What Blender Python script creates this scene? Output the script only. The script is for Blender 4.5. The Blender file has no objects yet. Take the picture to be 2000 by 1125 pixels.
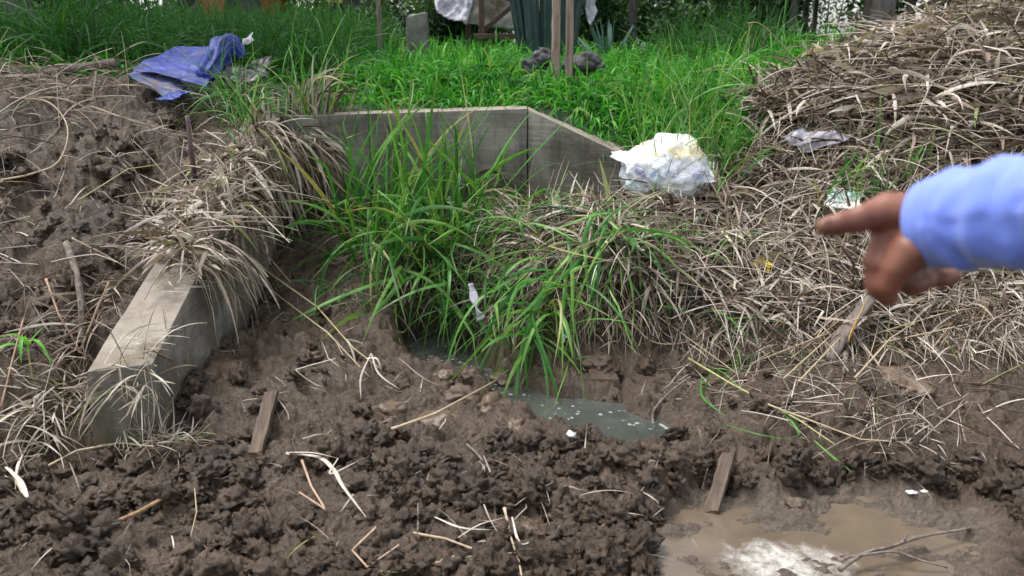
import bpy, bmesh, math, random
import numpy as np
from mathutils import Vector, Matrix, noise as mnoise

SC = bpy.context.scene
COL = SC.collection
R = math.radians
random.seed(7)
rng = np.random.default_rng(7)

# ------------------------------------------------------------ camera, world, sun, exposure
CAM = np.array([0.0, 0.0, 1.6])
PITCH = R(16.6)
F = 1667.0
cd = bpy.data.cameras.new("camera")
cam = bpy.data.objects.new("camera", cd)
COL.objects.link(cam)
cam.location = CAM
cam.rotation_euler = (math.pi / 2 - PITCH, 0, 0)
cd.sensor_width = 36.0
cd.lens = 36.0 * F / 2000.0
cd.clip_start = 0.05
cd.clip_end = 2000
cd.dof.use_dof = True
cd.dof.focus_distance = 3.7
cd.dof.aperture_fstop = 4.0
SC.camera = cam

SUN_EL, SUN_AZ = R(66), R(-68)      # azimuth from +Y towards +X ; high, from the left
w = bpy.data.worlds.new("World")
SC.world = w
w.use_nodes = True
nt = w.node_tree
for n in list(nt.nodes):
    nt.nodes.remove(n)
sky = nt.nodes.new('ShaderNodeTexSky')
sky.sky_type = 'NISHITA'
sky.sun_disc = False
sky.sun_elevation = SUN_EL
sky.sun_rotation = SUN_AZ
sky.air_density = 1.0
sky.dust_density = 2.0
sky.ozone_density = 0.6
bg = nt.nodes.new('ShaderNodeBackground')
bg.inputs[1].default_value = 0.135
wo = nt.nodes.new('ShaderNodeOutputWorld')
hs = nt.nodes.new('ShaderNodeHueSaturation')      # cloud cover greys the blue
hs.inputs['Saturation'].default_value = 0.3
nt.links.new(sky.outputs[0], hs.inputs['Color'])
nt.links.new(hs.outputs[0], bg.inputs[0])
nt.links.new(bg.outputs[0], wo.inputs[0])

sd = bpy.data.lights.new("sun", 'SUN')
sd.energy = 1.5
sd.angle = R(22)
sd.color = (1.0, 0.96, 0.9)
sun = bpy.data.objects.new("sun", sd)
COL.objects.link(sun)
sdir = Vector((math.sin(SUN_AZ) * math.cos(SUN_EL), math.cos(SUN_AZ) * math.cos(SUN_EL), math.sin(SUN_EL)))
sun.rotation_euler = sdir.to_track_quat('Z', 'Y').to_euler()
sun.location = (0, -3, 8)

SC.view_settings.view_transform = 'Standard'
SC.view_settings.look = 'None'
SC.view_settings.gamma = 1.0
SC.view_settings.use_curve_mapping = False
SC.view_settings.exposure = 1.27
SC.render.engine = 'CYCLES'
SC.cycles.max_bounces = 6
SC.cycles.diffuse_bounces = 3
SC.cycles.glossy_bounces = 2
SC.cycles.transmission_bounces = 3
SC.cycles.transparent_max_bounces = 6
SC.cycles.use_denoising = True
SC.cycles.caustics_reflective = False
SC.cycles.caustics_refractive = False

FWD = np.array([0, math.cos(PITCH), -math.sin(PITCH)])
UPV = np.array([0, math.sin(PITCH), math.cos(PITCH)])
RGT = np.array([1.0, 0, 0])


def ray(px, py):
    px = np.asarray(px, float); py = np.asarray(py, float)
    d = FWD + ((px - 1000) / F)[..., None] * RGT + ((562.5 - py) / F)[..., None] * UPV
    return d / d[..., 1:2]                     # scaled so that y == 1


def P(px, py, Y):
    return CAM + ray(px, py) * np.asarray(Y, float)[..., None]


def PZ(px, py, z):
    d = ray(px, py)
    return CAM + d * ((z - 1.6) / d[..., 2])[..., None]


# ------------------------------------------------------------ noise
def _h(ix, iy, seed):
    h = (ix.astype(np.int64) * 374761393 + iy.astype(np.int64) * 668265263 + seed * 1442695041) & 0xffffffff
    h = ((h ^ (h >> 13)) * 1274126177) & 0xffffffff
    h = ((h ^ (h >> 16)) * 2246822519) & 0xffffffff
    return (h ^ (h >> 15)) & 0xffffffff


def perlin(x, y, seed=0):
    x0 = np.floor(x); y0 = np.floor(y)
    fx = x - x0; fy = y - y0
    u = fx * fx * fx * (fx * (fx * 6 - 15) + 10); v = fy * fy * fy * (fy * (fy * 6 - 15) + 10)

    def g(dx, dy):
        a = _h(x0 + dx, y0 + dy, seed) * (2 * math.pi / 4294967296.0)
        return np.cos(a) * (fx - dx) + np.sin(a) * (fy - dy)
    a = g(0, 0); b = g(1, 0); c = g(0, 1); d = g(1, 1)
    return (a + u * (b - a) + v * ((c + u * (d - c)) - (a + u * (b - a)))) * 1.5


def fbm(x, y, octv=4, seed=0, gain=0.5):
    s = 0; a = 1.0; f = 1.0
    for i in range(octv):
        s = s + a * perlin(x * f + i * 17.3, y * f - i * 9.1, seed + i)
        a *= gain; f *= 2.03
    return s


def worley(x, y, seed=0):
    x0 = np.floor(x); y0 = np.floor(y)
    f1 = np.full(x.shape, 9.0); f2 = np.full(x.shape, 9.0); cid = np.zeros(x.shape)
    for dx in (-1, 0, 1):
        for dy in (-1, 0, 1):
            h = _h(x0 + dx, y0 + dy, seed)
            h2 = _h(x0 + dx, y0 + dy, seed + 91)
            cx = x0 + dx + h / 4294967296.0; cy = y0 + dy + h2 / 4294967296.0
            d = np.sqrt((cx - x) ** 2 + (cy - y) ** 2)
            n1 = d < f1
            f2 = np.where(n1, f1, np.minimum(f2, d))
            cid = np.where(n1, (h % 1000) / 1000.0, cid)
            f1 = np.where(n1, d, f1)
    return f1, f2, cid


def sstep(a, b, x):
    t = np.clip((x - a) / (b - a), 0, 1)
    return t * t * (3 - 2 * t)


# ------------------------------------------------------------ terrain heights
SHARED = [(110, 905, 2.93), (210, 900, 2.93), (300, 880, 2.95), (0, 1125, 2.2), (-300, 1125, 2.2), (500, 1125, 2.22), (1000, 1125, 2.24), (2000, 1125, 2.24), (2400, 1125, 2.2),
          (500, 870, 2.93), (800, 860, 2.93), (1100, 868, 2.86), (1290, 905, 2.79), (330, 925, 2.78), (100, 950, 2.72), (700, 980, 2.56),
          (1000, 980, 2.53), (300, 1000, 2.52), (1800, 940, 2.72), (1960, 1000, 2.55),
          (1250, 420, 4.6), (1500, 650, 3.85), (1500, 560, 4.1), (1500, 400, 4.7), (1600, 280, 5.1), (1800, 700, 3.55), (1950, 850, 3.05),
          (1950, 700, 3.45), (1950, 560, 3.85), (1950, 300, 4.7), (1950, 130, 5.2), (2000, 40, 5.7), (1650, 128, 5.7), (1480, 200, 5.6),
          (1750, 92, 5.9), (1600, 760, 3.3), (1700, 880, 2.9), (1480, 920, 2.8), (2300, 850, 3.0), (2300, 600, 3.8), (2300, 250, 4.8), (2300, 0, 5.6),
          (-300, 930, 2.8), (1850, 200, 5.0), (1700, 420, 4.5)]
ZA = SHARED + [(420, 850, 3.05), (400, 700, 3.6), (600, 650, 3.9), (650, 760, 3.4), (560, 560, 4.45), (340, 830, 3.1), (750, 500, 4.7),
               (750, 620, 4.1), (900, 640, 4.05), (650, 440, 4.97), (850, 420, 4.97), (900, 815, 3.27), (740, 820, 3.24), (990, 820, 3.25), (940, 765, 3.56), (1150, 768, 3.52), (1300, 800, 3.37), (820, 760, 3.56),
               (1200, 720, 3.75), (1400, 820, 3.2), (1250, 650, 3.95), (1250, 550, 4.05), (1050, 400, 4.95), (1150, 385, 4.9),
               (1080, 560, 4.15), (1080, 650, 3.95), (1000, 500, 4.4), (487, 609, 4.3), (380, 790, 3.2), (330, 765, 3.2)]
ZB = SHARED + [(100, 200, 4.8), (0, 190, 4.8), (-300, 190, 4.8), (300, 205, 5.0), (100, 400, 4.1), (300, 400, 4.2), (50, 600, 3.45), (200, 620, 3.5),
               (30, 800, 3.0), (30, 1000, 2.55), (350, 300, 4.6), (150, 500, 3.75), (420, 250, 4.95), (-300, 400, 4.1),
               (-300, 600, 3.45), (-300, 800, 3.0), (500, 196, 5.3), (800, 205, 5.25), (1100, 205, 5.25), (1250, 300, 4.95), (1350, 255, 5.2)]
FAR = []
for X in (-8, -4, -1.5, 1.2):
    FAR += [(X, 6.5, 1.23), (X, 8, 1.27), (X, 11, 1.3)]
FAR += [(4, 8, 1.33), (4.5, 11, 1.27), (9, 6.5, 1.7), (9, 11, 1.3), (2.6, 8.5, 1.30)]
PUD = [(PZ(1400, 1010, -.03)), (PZ(1580, 1060, -.03)), (PZ(1750, 1010, -.03)), (PZ(1600, 990, -.02)), (PZ(1500, 1125, -.04)), (PZ(1780, 1110, -.03)),
       PZ(1450, 1180, -.04), PZ(1700, 1200, -.04), PZ(1330, 1080, -.03), PZ(1330, 1000, -.025), PZ(1420, 975, -.025), PZ(1870, 1050, -.03), PZ(1850, 990, -.022), PZ(1700, 965, -.022), PZ(1850, 1150, -.03)]


class TPS:
    def __init__(s, pts):
        s.p = np.array([p[:2] for p in pts]); z = np.array([p[2] for p in pts])
        n = len(z)
        K = s.k(s.p, s.p) + np.eye(n) * 0.004
        A = np.zeros((n + 3, n + 3)); A[:n, :n] = K; A[:n, n] = 1; A[:n, n + 1:] = s.p; A[n, :n] = 1; A[n + 1:, :n] = s.p.T
        s.w = np.linalg.solve(A, np.concatenate([z, [0, 0, 0]]))

    def k(s, a, b):
        r2 = (a[:, None, 0] - b[None, :, 0]) ** 2 + (a[:, None, 1] - b[None, :, 1]) ** 2
        return 0.5 * r2 * np.log(r2 + 1e-9)

    def __call__(s, x, y):
        sh = x.shape; q = np.stack([x.ravel(), y.ravel()], 1); out = np.empty(len(q)); n = len(s.p)
        for i in range(0, len(q), 40000):
            k = s.k(q[i:i + 40000], s.p)
            out[i:i + 40000] = k @ s.w[:n] + s.w[n] + q[i:i + 40000] @ s.w[n + 1:]
        return out.reshape(sh)


near = [(-3, .5, .03), (0, .5, .03), (3, .5, .03)]
tA = TPS([tuple(P(*c)) for c in ZA] + [tuple(p) for p in PUD] + near + FAR)
tB = TPS([tuple(P(*c)) for c in ZB] + [tuple(p) for p in PUD] + near + FAR)

# walls of the culvert: headwall along Y = 5.1, left wing towards the camera, right wing splayed
HW_Y, HW_T = 5.1, 0.16
XR = -1.36                     # channel side of the left wing
XL = -1.55
TOP = float(P(800, 212, HW_Y)[2])
SEAM = float(P(1030, 212, HW_Y)[0])
RW = P(1212, 300, 4.84)         # far end of right wing (top)
WF_Y = 2.98                    # front end of the left wing
WF_Z = float(P(285, 712, WF_Y)[2])


def wing_top(y):
    return WF_Z + (TOP - WF_Z) * np.clip((y - WF_Y) / (HW_Y - .12 - WF_Y), 0, 1)


WLINE = np.array([PZ(850, 668, .02), PZ(880, 705, .02), PZ(960, 745, .02), PZ(1040, 785, .02), PZ(1130, 815, .02), PZ(1230, 850, .02), PZ(1310, 878, .02)])[:, :2]
WWID = np.array([.16, .15, .035, .07, .14, .15, .06])


def chan_d(x, y):
    best = np.full(x.shape, 9.0)
    for i in range(len(WLINE) - 1):
        a = WLINE[i]; b = WLINE[i + 1]; ab = b - a
        t = np.clip(((x - a[0]) * ab[0] + (y - a[1]) * ab[1]) / (ab @ ab), 0, 1)
        d = np.hypot(x - a[0] - t * ab[0], y - a[1] - t * ab[1])
        best = np.minimum(best, d / (WWID[i] * (1 - t) + WWID[i + 1] * t))
    return best


def base_height(x, y):
    a = tA(x, y); b = tB(x, y)
    hw = np.where(x < SEAM, HW_Y + .08, HW_Y + .08 + (x - SEAM) / (RW[0] - SEAM) * (RW[1] - HW_Y))
    wid = .05 + np.maximum(0, x - RW[0]) * .5
    back = sstep(-1, 1, (y - hw) / wid)
    wl = .07 + np.maximum(0, (WF_Y + .05 - y)) * 1.5
    left = sstep(-1, 1, ((XL + XR) / 2 - x) / wl)
    m = np.maximum(back, left)
    z = a * (1 - m) + b * m
    far = sstep(9.5, 13, y)
    z = z * (1 - far) + 1.3 * far
    side = sstep(6, 9, np.abs(x))
    z = z * (1 - side) + np.clip(.2 + (y - 3) * .4, 0, 1.35) * side
    z = np.where(y > 6.2, np.clip(z, 1.15, 1.85), z)
    # keep the soil below the concrete tops just behind the walls
    inb = (y > hw) & (y < hw + .5) & (x < SEAM + .02) & (x > XL - .1)
    z = np.where(inb, np.minimum(z, TOP - .02 + (y - hw) * .12), z)
    inl = (x < XL + .1) & (x > XL - .25) & (y > WF_Y) & (y < HW_Y)
    z = np.where(inl, np.minimum(z, wing_top(y) - .03 + (XL + .1 - x) * .1), z)
    # channel
    d = chan_d(x, y) + .22 * fbm(x * 7, y * 7, 3, 5)
    k = 1 - sstep(.70, 1.9, d)
    z = z * (1 - k) + (-.06) * k
    return z


GX0, GX1, GY0, GY1, GS = -9.0, 9.0, .2, 14.0, .02
gx = np.arange(GX0, GX1, GS); gy = np.arange(GY0, GY1, GS)
MX, MY = np.meshgrid(gx, gy)
BASE = base_height(MX, MY)


def samp(G, x, y):
    x = np.nan_to_num(x); y = np.nan_to_num(y, nan=1.0)
    u = np.clip((x - GX0) / GS, 0, len(gx) - 1.001); v = np.clip((y - GY0) / GS, 0, len(gy) - 1.001)
    i = u.astype(int); j = v.astype(int); fu = u - i; fv = v - j
    return (G[j, i] * (1 - fu) + G[j, i + 1] * fu) * (1 - fv) + (G[j + 1, i] * (1 - fu) + G[j + 1, i + 1] * fu) * fv


def pix(x, y, z):
    """rough picture position of a ground point, used only to say which soil lies where"""
    dx, dy, dz = x, y, z - 1.6
    dep = dy * FWD[1] + dz * FWD[2]
    up = dy * UPV[1] + dz * UPV[2]
    dep = np.maximum(dep, .05)
    return 1000 + F * dx / dep, 562.5 - F * up / dep


def inpoly(px, py, poly):
    c = np.zeros(np.shape(px), bool)
    n = len(poly)
    for i in range(n):
        x1, y1 = poly[i]; x2, y2 = poly[(i + 1) % n]
        if y1 == y2:
            continue
        k = ((y1 > py) != (y2 > py)) & (px < (x2 - x1) * (py - y1) / (y2 - y1) + x1)
        c ^= k
    return c


def soften(M, n=4):
    M = M.astype(float)
    for _ in range(n):
        M = (M + np.roll(M, 1, 0) + np.roll(M, -1, 0) + np.roll(M, 1, 1) + np.roll(M, -1, 1)) / 5
    return M


PXG, PYG = pix(MX, MY, BASE)
M_CLOD = soften(inpoly(PXG, PYG, [(-900, 890), (120, 905), (330, 880), (520, 850), (800, 840), (1010, 855), (1130, 850), (1300, 870), (1480, 880), (1700, 895),
                                  (1500, 960), (1320, 970), (1270, 1030), (1290, 1400), (-900, 1400)]), 5)
M_SLICK = soften(inpoly(PXG, PYG, [(330, 790), (420, 600), (560, 520), (700, 600), (800, 740), (1060, 860), (900, 860), (420, 870)]) |
                 inpoly(PXG, PYG, [(1100, 660), (1500, 700), (1500, 830), (1420, 860), (1300, 900), (1150, 780)]), 5)
PUDDLE_POLY = [(1270, 990), (1380, 950), (1600, 925), (1830, 940), (1960, 1010), (1950, 1125), (2050, 1400), (1200, 1400), (1250, 1060)]
M_PUD = soften(inpoly(PXG, PYG, PUDDLE_POLY), 5)
STRAW_POLY = [(1440, 180), (1640, 80), (2700, -500), (2900, 640), (1950, 600), (1700, 640), (1500, 650), (1350, 620), (1200, 570), (1000, 520),
              (880, 430), (1210, 390), (1330, 350), (1460, 290)]
M_STRAW = soften(inpoly(PXG, PYG, STRAW_POLY) & (MY > 2.5), 6)
M_UP = soften((MY > np.where(MX < SEAM, HW_Y + .1, HW_Y - .1)) & ~(inpoly(PXG, PYG, STRAW_POLY) & (MY < 6.5)) & (MX > -9), 6)
M_LEFT = soften((MX < XL) & (MY < 5.0) & (MY > 2.7), 6)


def micro(x, y):
    """vertical relief of the soil, in metres"""
    mc = samp(M_CLOD, x, y); ms = samp(M_SLICK, x, y); mp = samp(M_PUD, x, y); mu = samp(M_UP, x, y); ml = samp(M_LEFT, x, y); mt = samp(M_STRAW, x, y)
    near = 1 - sstep(6, 9, y)
    rest = np.clip(1 - mc - ms - mp - mu, 0, 1)
    wx = x + .02 * perlin(x * 14, y * 14, 41); wy = y + .02 * perlin(x * 14, y * 14, 42)
    lo = fbm(x * 2.6, y * 2.6, 3, 11)
    mid = fbm(wx * 9, wy * 9, 4, 12)
    f1, f2, c1 = worley(wx * 14, wy * 14, 3)
    g1, g2, c2 = worley(wx * 34, wy * 34, 4)
    e1, e2, c3 = worley(wx * 80, wy * 80, 6)
    lump1 = np.clip(1 - f1 * f1 * 1.5, 0, 1) * (.3 + c1)
    lump2 = np.clip(1 - g1 * g1 * 1.5, 0, 1) * (.2 + c2)
    lump3 = np.clip(1 - e1 * e1 * 1.5, 0, 1) * (.2 + c3)
    hi = fbm(x * 45, y * 45, 3, 13)
    bl = lambda f, sd_: np.abs(perlin(wx * f + sd_, wy * f - sd_, sd_)) * 1.6
    clod = .050 * bl(6, 51) + .034 * bl(14, 52) + .017 * bl(32, 53) + .009 * bl(70, 54) + .0055 * bl(150, 55) + .012 * lump1 * c1 + .020 * mid - .05 - .05 * np.clip(perlin(x * 4.2, y * 6, 94) - .2, 0, 1) + .035 * fbm(x * 2.6, y * 4.2, 2, 91) + .02 * np.clip(perlin(x * 5, y * 6, 92), -1, .1)
    ridged = (1 - np.abs(perlin(wx * 6, wy * 6, 19)) * 2.2)
    slick = .038 * fbm(wx * 4.5, wy * 4.5, 3, 15) + .014 * np.clip(ridged, -1, 1) + .011 * lump1 * np.clip(c1 * 2 - .6, 0, 1) + .004 * hi + .006 * lump2 * c2 \
        + .012 * np.clip((f2 - f1) * 4, 0, 1) * np.clip(mid + .2, 0, 1) + .030 * bl(8, 56) + .012 * bl(22, 57) + .006 * bl(55, 58) + .003 * bl(130, 59) - .026 - .035 * np.clip(perlin(x * 5.5, y * 5.5, 95) - .22, 0, 1)
    pud = .034 * fbm(x * 4.2, y * 7.5, 5, 16, .58) + .004 * bl(60, 65) + .002 * hi - .004 + .003 * mid + .014 * np.clip(lump1 - .75, 0, 1)
    other = .02 * lo + .026 * mid + .012 * lump1 + .034 * bl(8, 61) + .016 * bl(22, 62) + .007 * bl(60, 63) + .004 * bl(130, 64) - .022
    heap = .09 * fbm(x * 3.2, y * 3.2, 2, 81) + .06 * fbm(x * 8, y * 8, 2, 82)
    up = .02 * lo
    patch = sstep(-.15, .35, fbm(x * 2.1 + 3, y * 3.4, 2, 97))
    clod = clod * (.35 + .65 * patch) + (1 - patch) * .5 * slick
    h = mc * clod + ms * slick + mp * pud + mu * up + rest * other * (1 - .4 * mt) + ml * (.12 * other - .05 * np.clip(perlin(x * 4.5, y * 4.5, 96) - .15, 0, 1) + .055 * fbm(x * 2.8, y * 2.8, 2, 93)) + mt * heap * sstep(3.4, 4.2, y)
    cd_ = chan_d(x, y)
    k = 1 - sstep(.8, 1.6, cd_)
    h = h * (1 - .45 * k)
    return h * near


SURF0 = BASE + micro(MX, MY)
# resting surface: soil plus concrete tops, for things that lie on them
HWM = (MY > HW_Y) & (MY < HW_Y + HW_T) & (MX > XL) & (MX < SEAM)
WGM = (MY > WF_Y) & (MY < HW_Y + .02) & (MX > XL) & (MX < XR)
REST = SURF0.copy()
REST[HWM] = np.maximum(REST[HWM], TOP)
REST[WGM] = np.maximum(REST[WGM], wing_top(MY)[WGM])
tt = (MX - SEAM) / (RW[0] - SEAM)
RWY = HW_Y + tt * (RW[1] - HW_Y)
RWM = (tt > 0) & (tt < 1) & (MY > RWY) & (MY < RWY + HW_T)
REST[RWM] = np.maximum(REST[RWM], (TOP + tt * (RW[2] - TOP))[RWM])
# straw mound thickness above the soil
PILE = REST.copy()


def hit(px, py, h=0.0, G=None):
    """where the sight line through a picture point meets the resting surface raised by h"""
    G = REST if G is None else G
    px = np.atleast_1d(np.asarray(px, float)); py = np.atleast_1d(np.asarray(py, float)); h = np.broadcast_to(h, px.shape)
    d = ray(px, py)
    t = np.full(px.shape, 1.6); done = np.zeros(px.shape, bool); out = np.full(px.shape, np.nan)
    step = .03
    while t.min() < 12.5:
        p = CAM + d * t[:, None]
        below = (p[:, 2] < samp(G, p[:, 0], p[:, 1]) + h) & ~done
        out[below] = t[below]; done |= below
        if done.all():
            break
        t = t + step
    lo = out - step; hi = out.copy()
    for _ in range(6):
        m = (lo + hi) / 2; p = CAM + d * m[:, None]
        b = p[:, 2] < samp(G, p[:, 0], p[:, 1]) + h
        hi = np.where(b, m, hi); lo = np.where(b, lo, m)
    return CAM + d * hi[:, None]


def H1(px, py, h=0.0):
    p = hit([px], [py], h)[0]
    if not np.isfinite(p).all():
        p = P(px, py, 6.0)
    return Vector(p)


# ------------------------------------------------------------ materials
def mat(name):
    m = bpy.data.materials.new(name); m.use_nodes = True
    t = m.node_tree
    for n in list(t.nodes):
        t.nodes.remove(n)
    o = t.nodes.new('ShaderNodeOutputMaterial')
    b = t.nodes.new('ShaderNodeBsdfPrincipled')
    t.links.new(b.outputs[0], o.inputs[0])
    return m, t, b, o


def N(t, typ, **kw):
    n = t.nodes.new('ShaderNode' + typ)
    for k, v in kw.items():
        if k == 'inp':
            for kk, vv in v.items():
                if hasattr(vv, 'links'):
                    t.links.new(vv, n.inputs[kk])
                else:
                    n.inputs[kk].default_value = vv
        else:
            setattr(n, k, v)
    return n


def ramp(t, fac, stops, interp='LINEAR'):
    n = t.nodes.new('ShaderNodeValToRGB')
    n.color_ramp.interpolation = interp
    el = n.color_ramp.elements
    while len(el) > 1:
        el.remove(el[0])
    el[0].position = stops[0][0]; el[0].color = tuple(stops[0][1]) + (1,)
    for p, c in stops[1:]:
        e = el.new(p); e.color = tuple(c) + (1,)
    t.links.new(fac, n.inputs[0])
    return n.outputs[0]


def g3(v):
    return (v, v, v)


def noise(t, vec, scale, detail=5, rough=.55, dist=0.0):
    n = N(t, 'TexNoise', inp={'Scale': scale, 'Detail': detail, 'Roughness': rough, 'Distortion': dist})
    if vec is not None:
        t.links.new(vec, n.inputs['Vector'])
    return n.outputs['Fac']


def objv(t, scale=(1, 1, 1)):
    c = t.nodes.new('ShaderNodeTexCoord')
    mp = N(t, 'Mapping', inp={'Scale': scale})
    t.links.new(c.outputs['Object'], mp.inputs[0])
    return mp.outputs[0]


def mixc(t, f, a, b, mode='MIX'):
    n = t.nodes.new('ShaderNodeMix'); n.data_type = 'RGBA'; n.blend_type = mode
    for s, v in ((0, f), (6, a), (7, b)):
        if hasattr(v, 'links'):
            t.links.new(v, n.inputs[s])
        elif s == 0:
            n.inputs[0].default_value = v
        else:
            n.inputs[s].default_value = tuple(v) + (1,)
    return n.outputs[2]


def math_(t, op, a, b=None, clamp=False):
    n = t.nodes.new('ShaderNodeMath'); n.operation = op; n.use_clamp = clamp
    for i, v in enumerate((a, b)):
        if v is None:
            continue
        if hasattr(v, 'links'):
            t.links.new(v, n.inputs[i])
        else:
            n.inputs[i].default_value = v
    return n.outputs[0]


def bump(t, b, h, strength=.5, dist=.01, prev=None):
    n = N(t, 'Bump', inp={'Strength': strength, 'Distance': dist, 'Height': h})
    if prev is not None:
        t.links.new(prev, n.inputs['Normal'])
    t.links.new(n.outputs[0], b.inputs['Normal'])
    return n.outputs[0]


def attr(t, name):
    n = t.nodes.new('ShaderNodeAttribute'); n.attribute_name = name
    return n.outputs['Fac']


def m_ground():
    m, t, b, o = mat('wet_soil')
    v = objv(t)
    n1 = noise(t, v, 3.2, 6, .6, .4); n2 = noise(t, v, 28, 6, .65); n3 = noise(t, v, 170, 5, .75)
    n4 = noise(t, v, 75, 5, .7, .4)
    soil = ramp(t, n1, [(.25, (.038, .024, .014)), (.5, (.078, .050, .030)), (.75, (.135, .092, .058))])
    f2 = ramp(t, n2, [(.3, g3(.55)), (.55, g3(1)), (.8, g3(1.4))])
    f4 = ramp(t, n4, [(.35, g3(.6)), (.5, g3(1)), (.68, g3(1.35))])
    soil = mixc(t, 1.0, soil, f4, 'MULTIPLY')
    soil = mixc(t, 1.0, soil, f2, 'MULTIPLY')
    slick = ramp(t, n1, [(.25, (.054, .035, .022)), (.55, (.100, .069, .045)), (.8, (.162, .120, .083))])
    f3 = ramp(t, n2, [(.25, g3(.7)), (.55, g3(1)), (.8, g3(1.15))])
    slick = mixc(t, 1.0, slick, f3, 'MULTIPLY')
    c = mixc(t, attr(t, 'slick'), soil, slick)
    c = mixc(t, attr(t, 'puddle'), c, ramp(t, n2, [(.3, (.08, .06, .043)), (.7, (.16, .124, .09))]))
    shaded_litter = ramp(t, noise(t, objv(t, (60, 14, 30)), 1.0, 6, .7, 1.0), [(.3, (.010, .007, .005)), (.55, (.028, .02, .014)), (.75, (.09, .068, .048))])  # brown litter, with shade beneath the straw painted in as near black
    c = mixc(t, attr(t, 'shaded_litter'), c, shaded_litter)
    c = mixc(t, attr(t, 'turf'), c, ramp(t, n2, [(.3, (.012, .02, .008)), (.7, (.03, .055, .015))]))
    sp = N(t, 'TexVoronoi', inp={'Scale': 190.0, 'Vector': v})
    spk = ramp(t, sp.outputs['Distance'], [(.0, g3(1)), (.1, g3(0))])
    gate = ramp(t, n3, [(.60, g3(0)), (.66, g3(1))])
    c = mixc(t, math_(t, 'MULTIPLY', spk, gate), c, (.27, .21, .15))
    t.links.new(c, b.inputs['Base Color'])
    wet = math_(t, 'MAXIMUM', attr(t, 'puddle'), math_(t, 'MULTIPLY', attr(t, 'slick'), .9))
    r0 = ramp(t, n2, [(.3, g3(.24)), (.6, g3(.50))])
    rr = mixc(t, wet, r0, ramp(t, n2, [(.35, g3(.12)), (.65, g3(.34))]))
    t.links.new(rr, b.inputs['Roughness'])
    b.inputs['Specular IOR Level'].default_value = .55
    p = bump(t, b, n2, .7, .014)
    p = bump(t, b, n4, .9, .010, p)
    p = bump(t, b, n3, .9, .005, p)
    return m


def m_leafy(name, stops, trans=.35, rough=.5, spec=.3, vein=True, tip=None):
    m, t, b, o = mat(name)
    c = ramp(t, attr(t, 'rnd'), stops)
    nv = noise(t, objv(t), 60, 3)
    c = mixc(t, 1.0, c, ramp(t, nv, [(.3, g3(.75)), (.7, g3(1.2))]), 'MULTIPLY')
    if tip:
        c = mixc(t, ramp(t, attr(t, 'tpos'), [(tip[0], g3(0)), (1.0, g3(tip[2]))]), c, tip[1])
    t.links.new(c, b.inputs['Base Color'])
    b.inputs['Roughness'].default_value = rough
    b.inputs['Specular IOR Level'].default_value = spec
    tr = t.nodes.new('ShaderNodeBsdfTranslucent')
    cc = mixc(t, 1.0, c, (1.15, 1.15, .6), 'MULTIPLY')
    t.links.new(cc, tr.inputs[0])
    mx = t.nodes.new('ShaderNodeMixShader'); mx.inputs[0].default_value = trans
    t.links.new(b.outputs[0], mx.inputs[1]); t.links.new(tr.outputs[0], mx.inputs[2])
    t.links.new(mx.outputs[0], o.inputs[0])
    return m


def m_simple(name, c1, c2, scale=20, rough=.7, bs=.4, bd=.004, stretch=(1, 1, 1), spec=.3, c3=None, detail=6):
    m, t, b, o = mat(name)
    v = objv(t, stretch)
    n = noise(t, v, scale, detail, .62, .3)
    st = [(.3, c1), (.7, c2)] if c3 is None else [(.28, c1), (.5, c2), (.75, c3)]
    t.links.new(ramp(t, n, st), b.inputs['Base Color'])
    b.inputs['Roughness'].default_value = rough
    b.inputs['Specular IOR Level'].default_value = spec
    n2 = noise(t, v, scale * 4, 5, .65)
    p = bump(t, b, n, bs, bd)
    bump(t, b, n2, bs, bd * .4, p)
    return m


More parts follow.
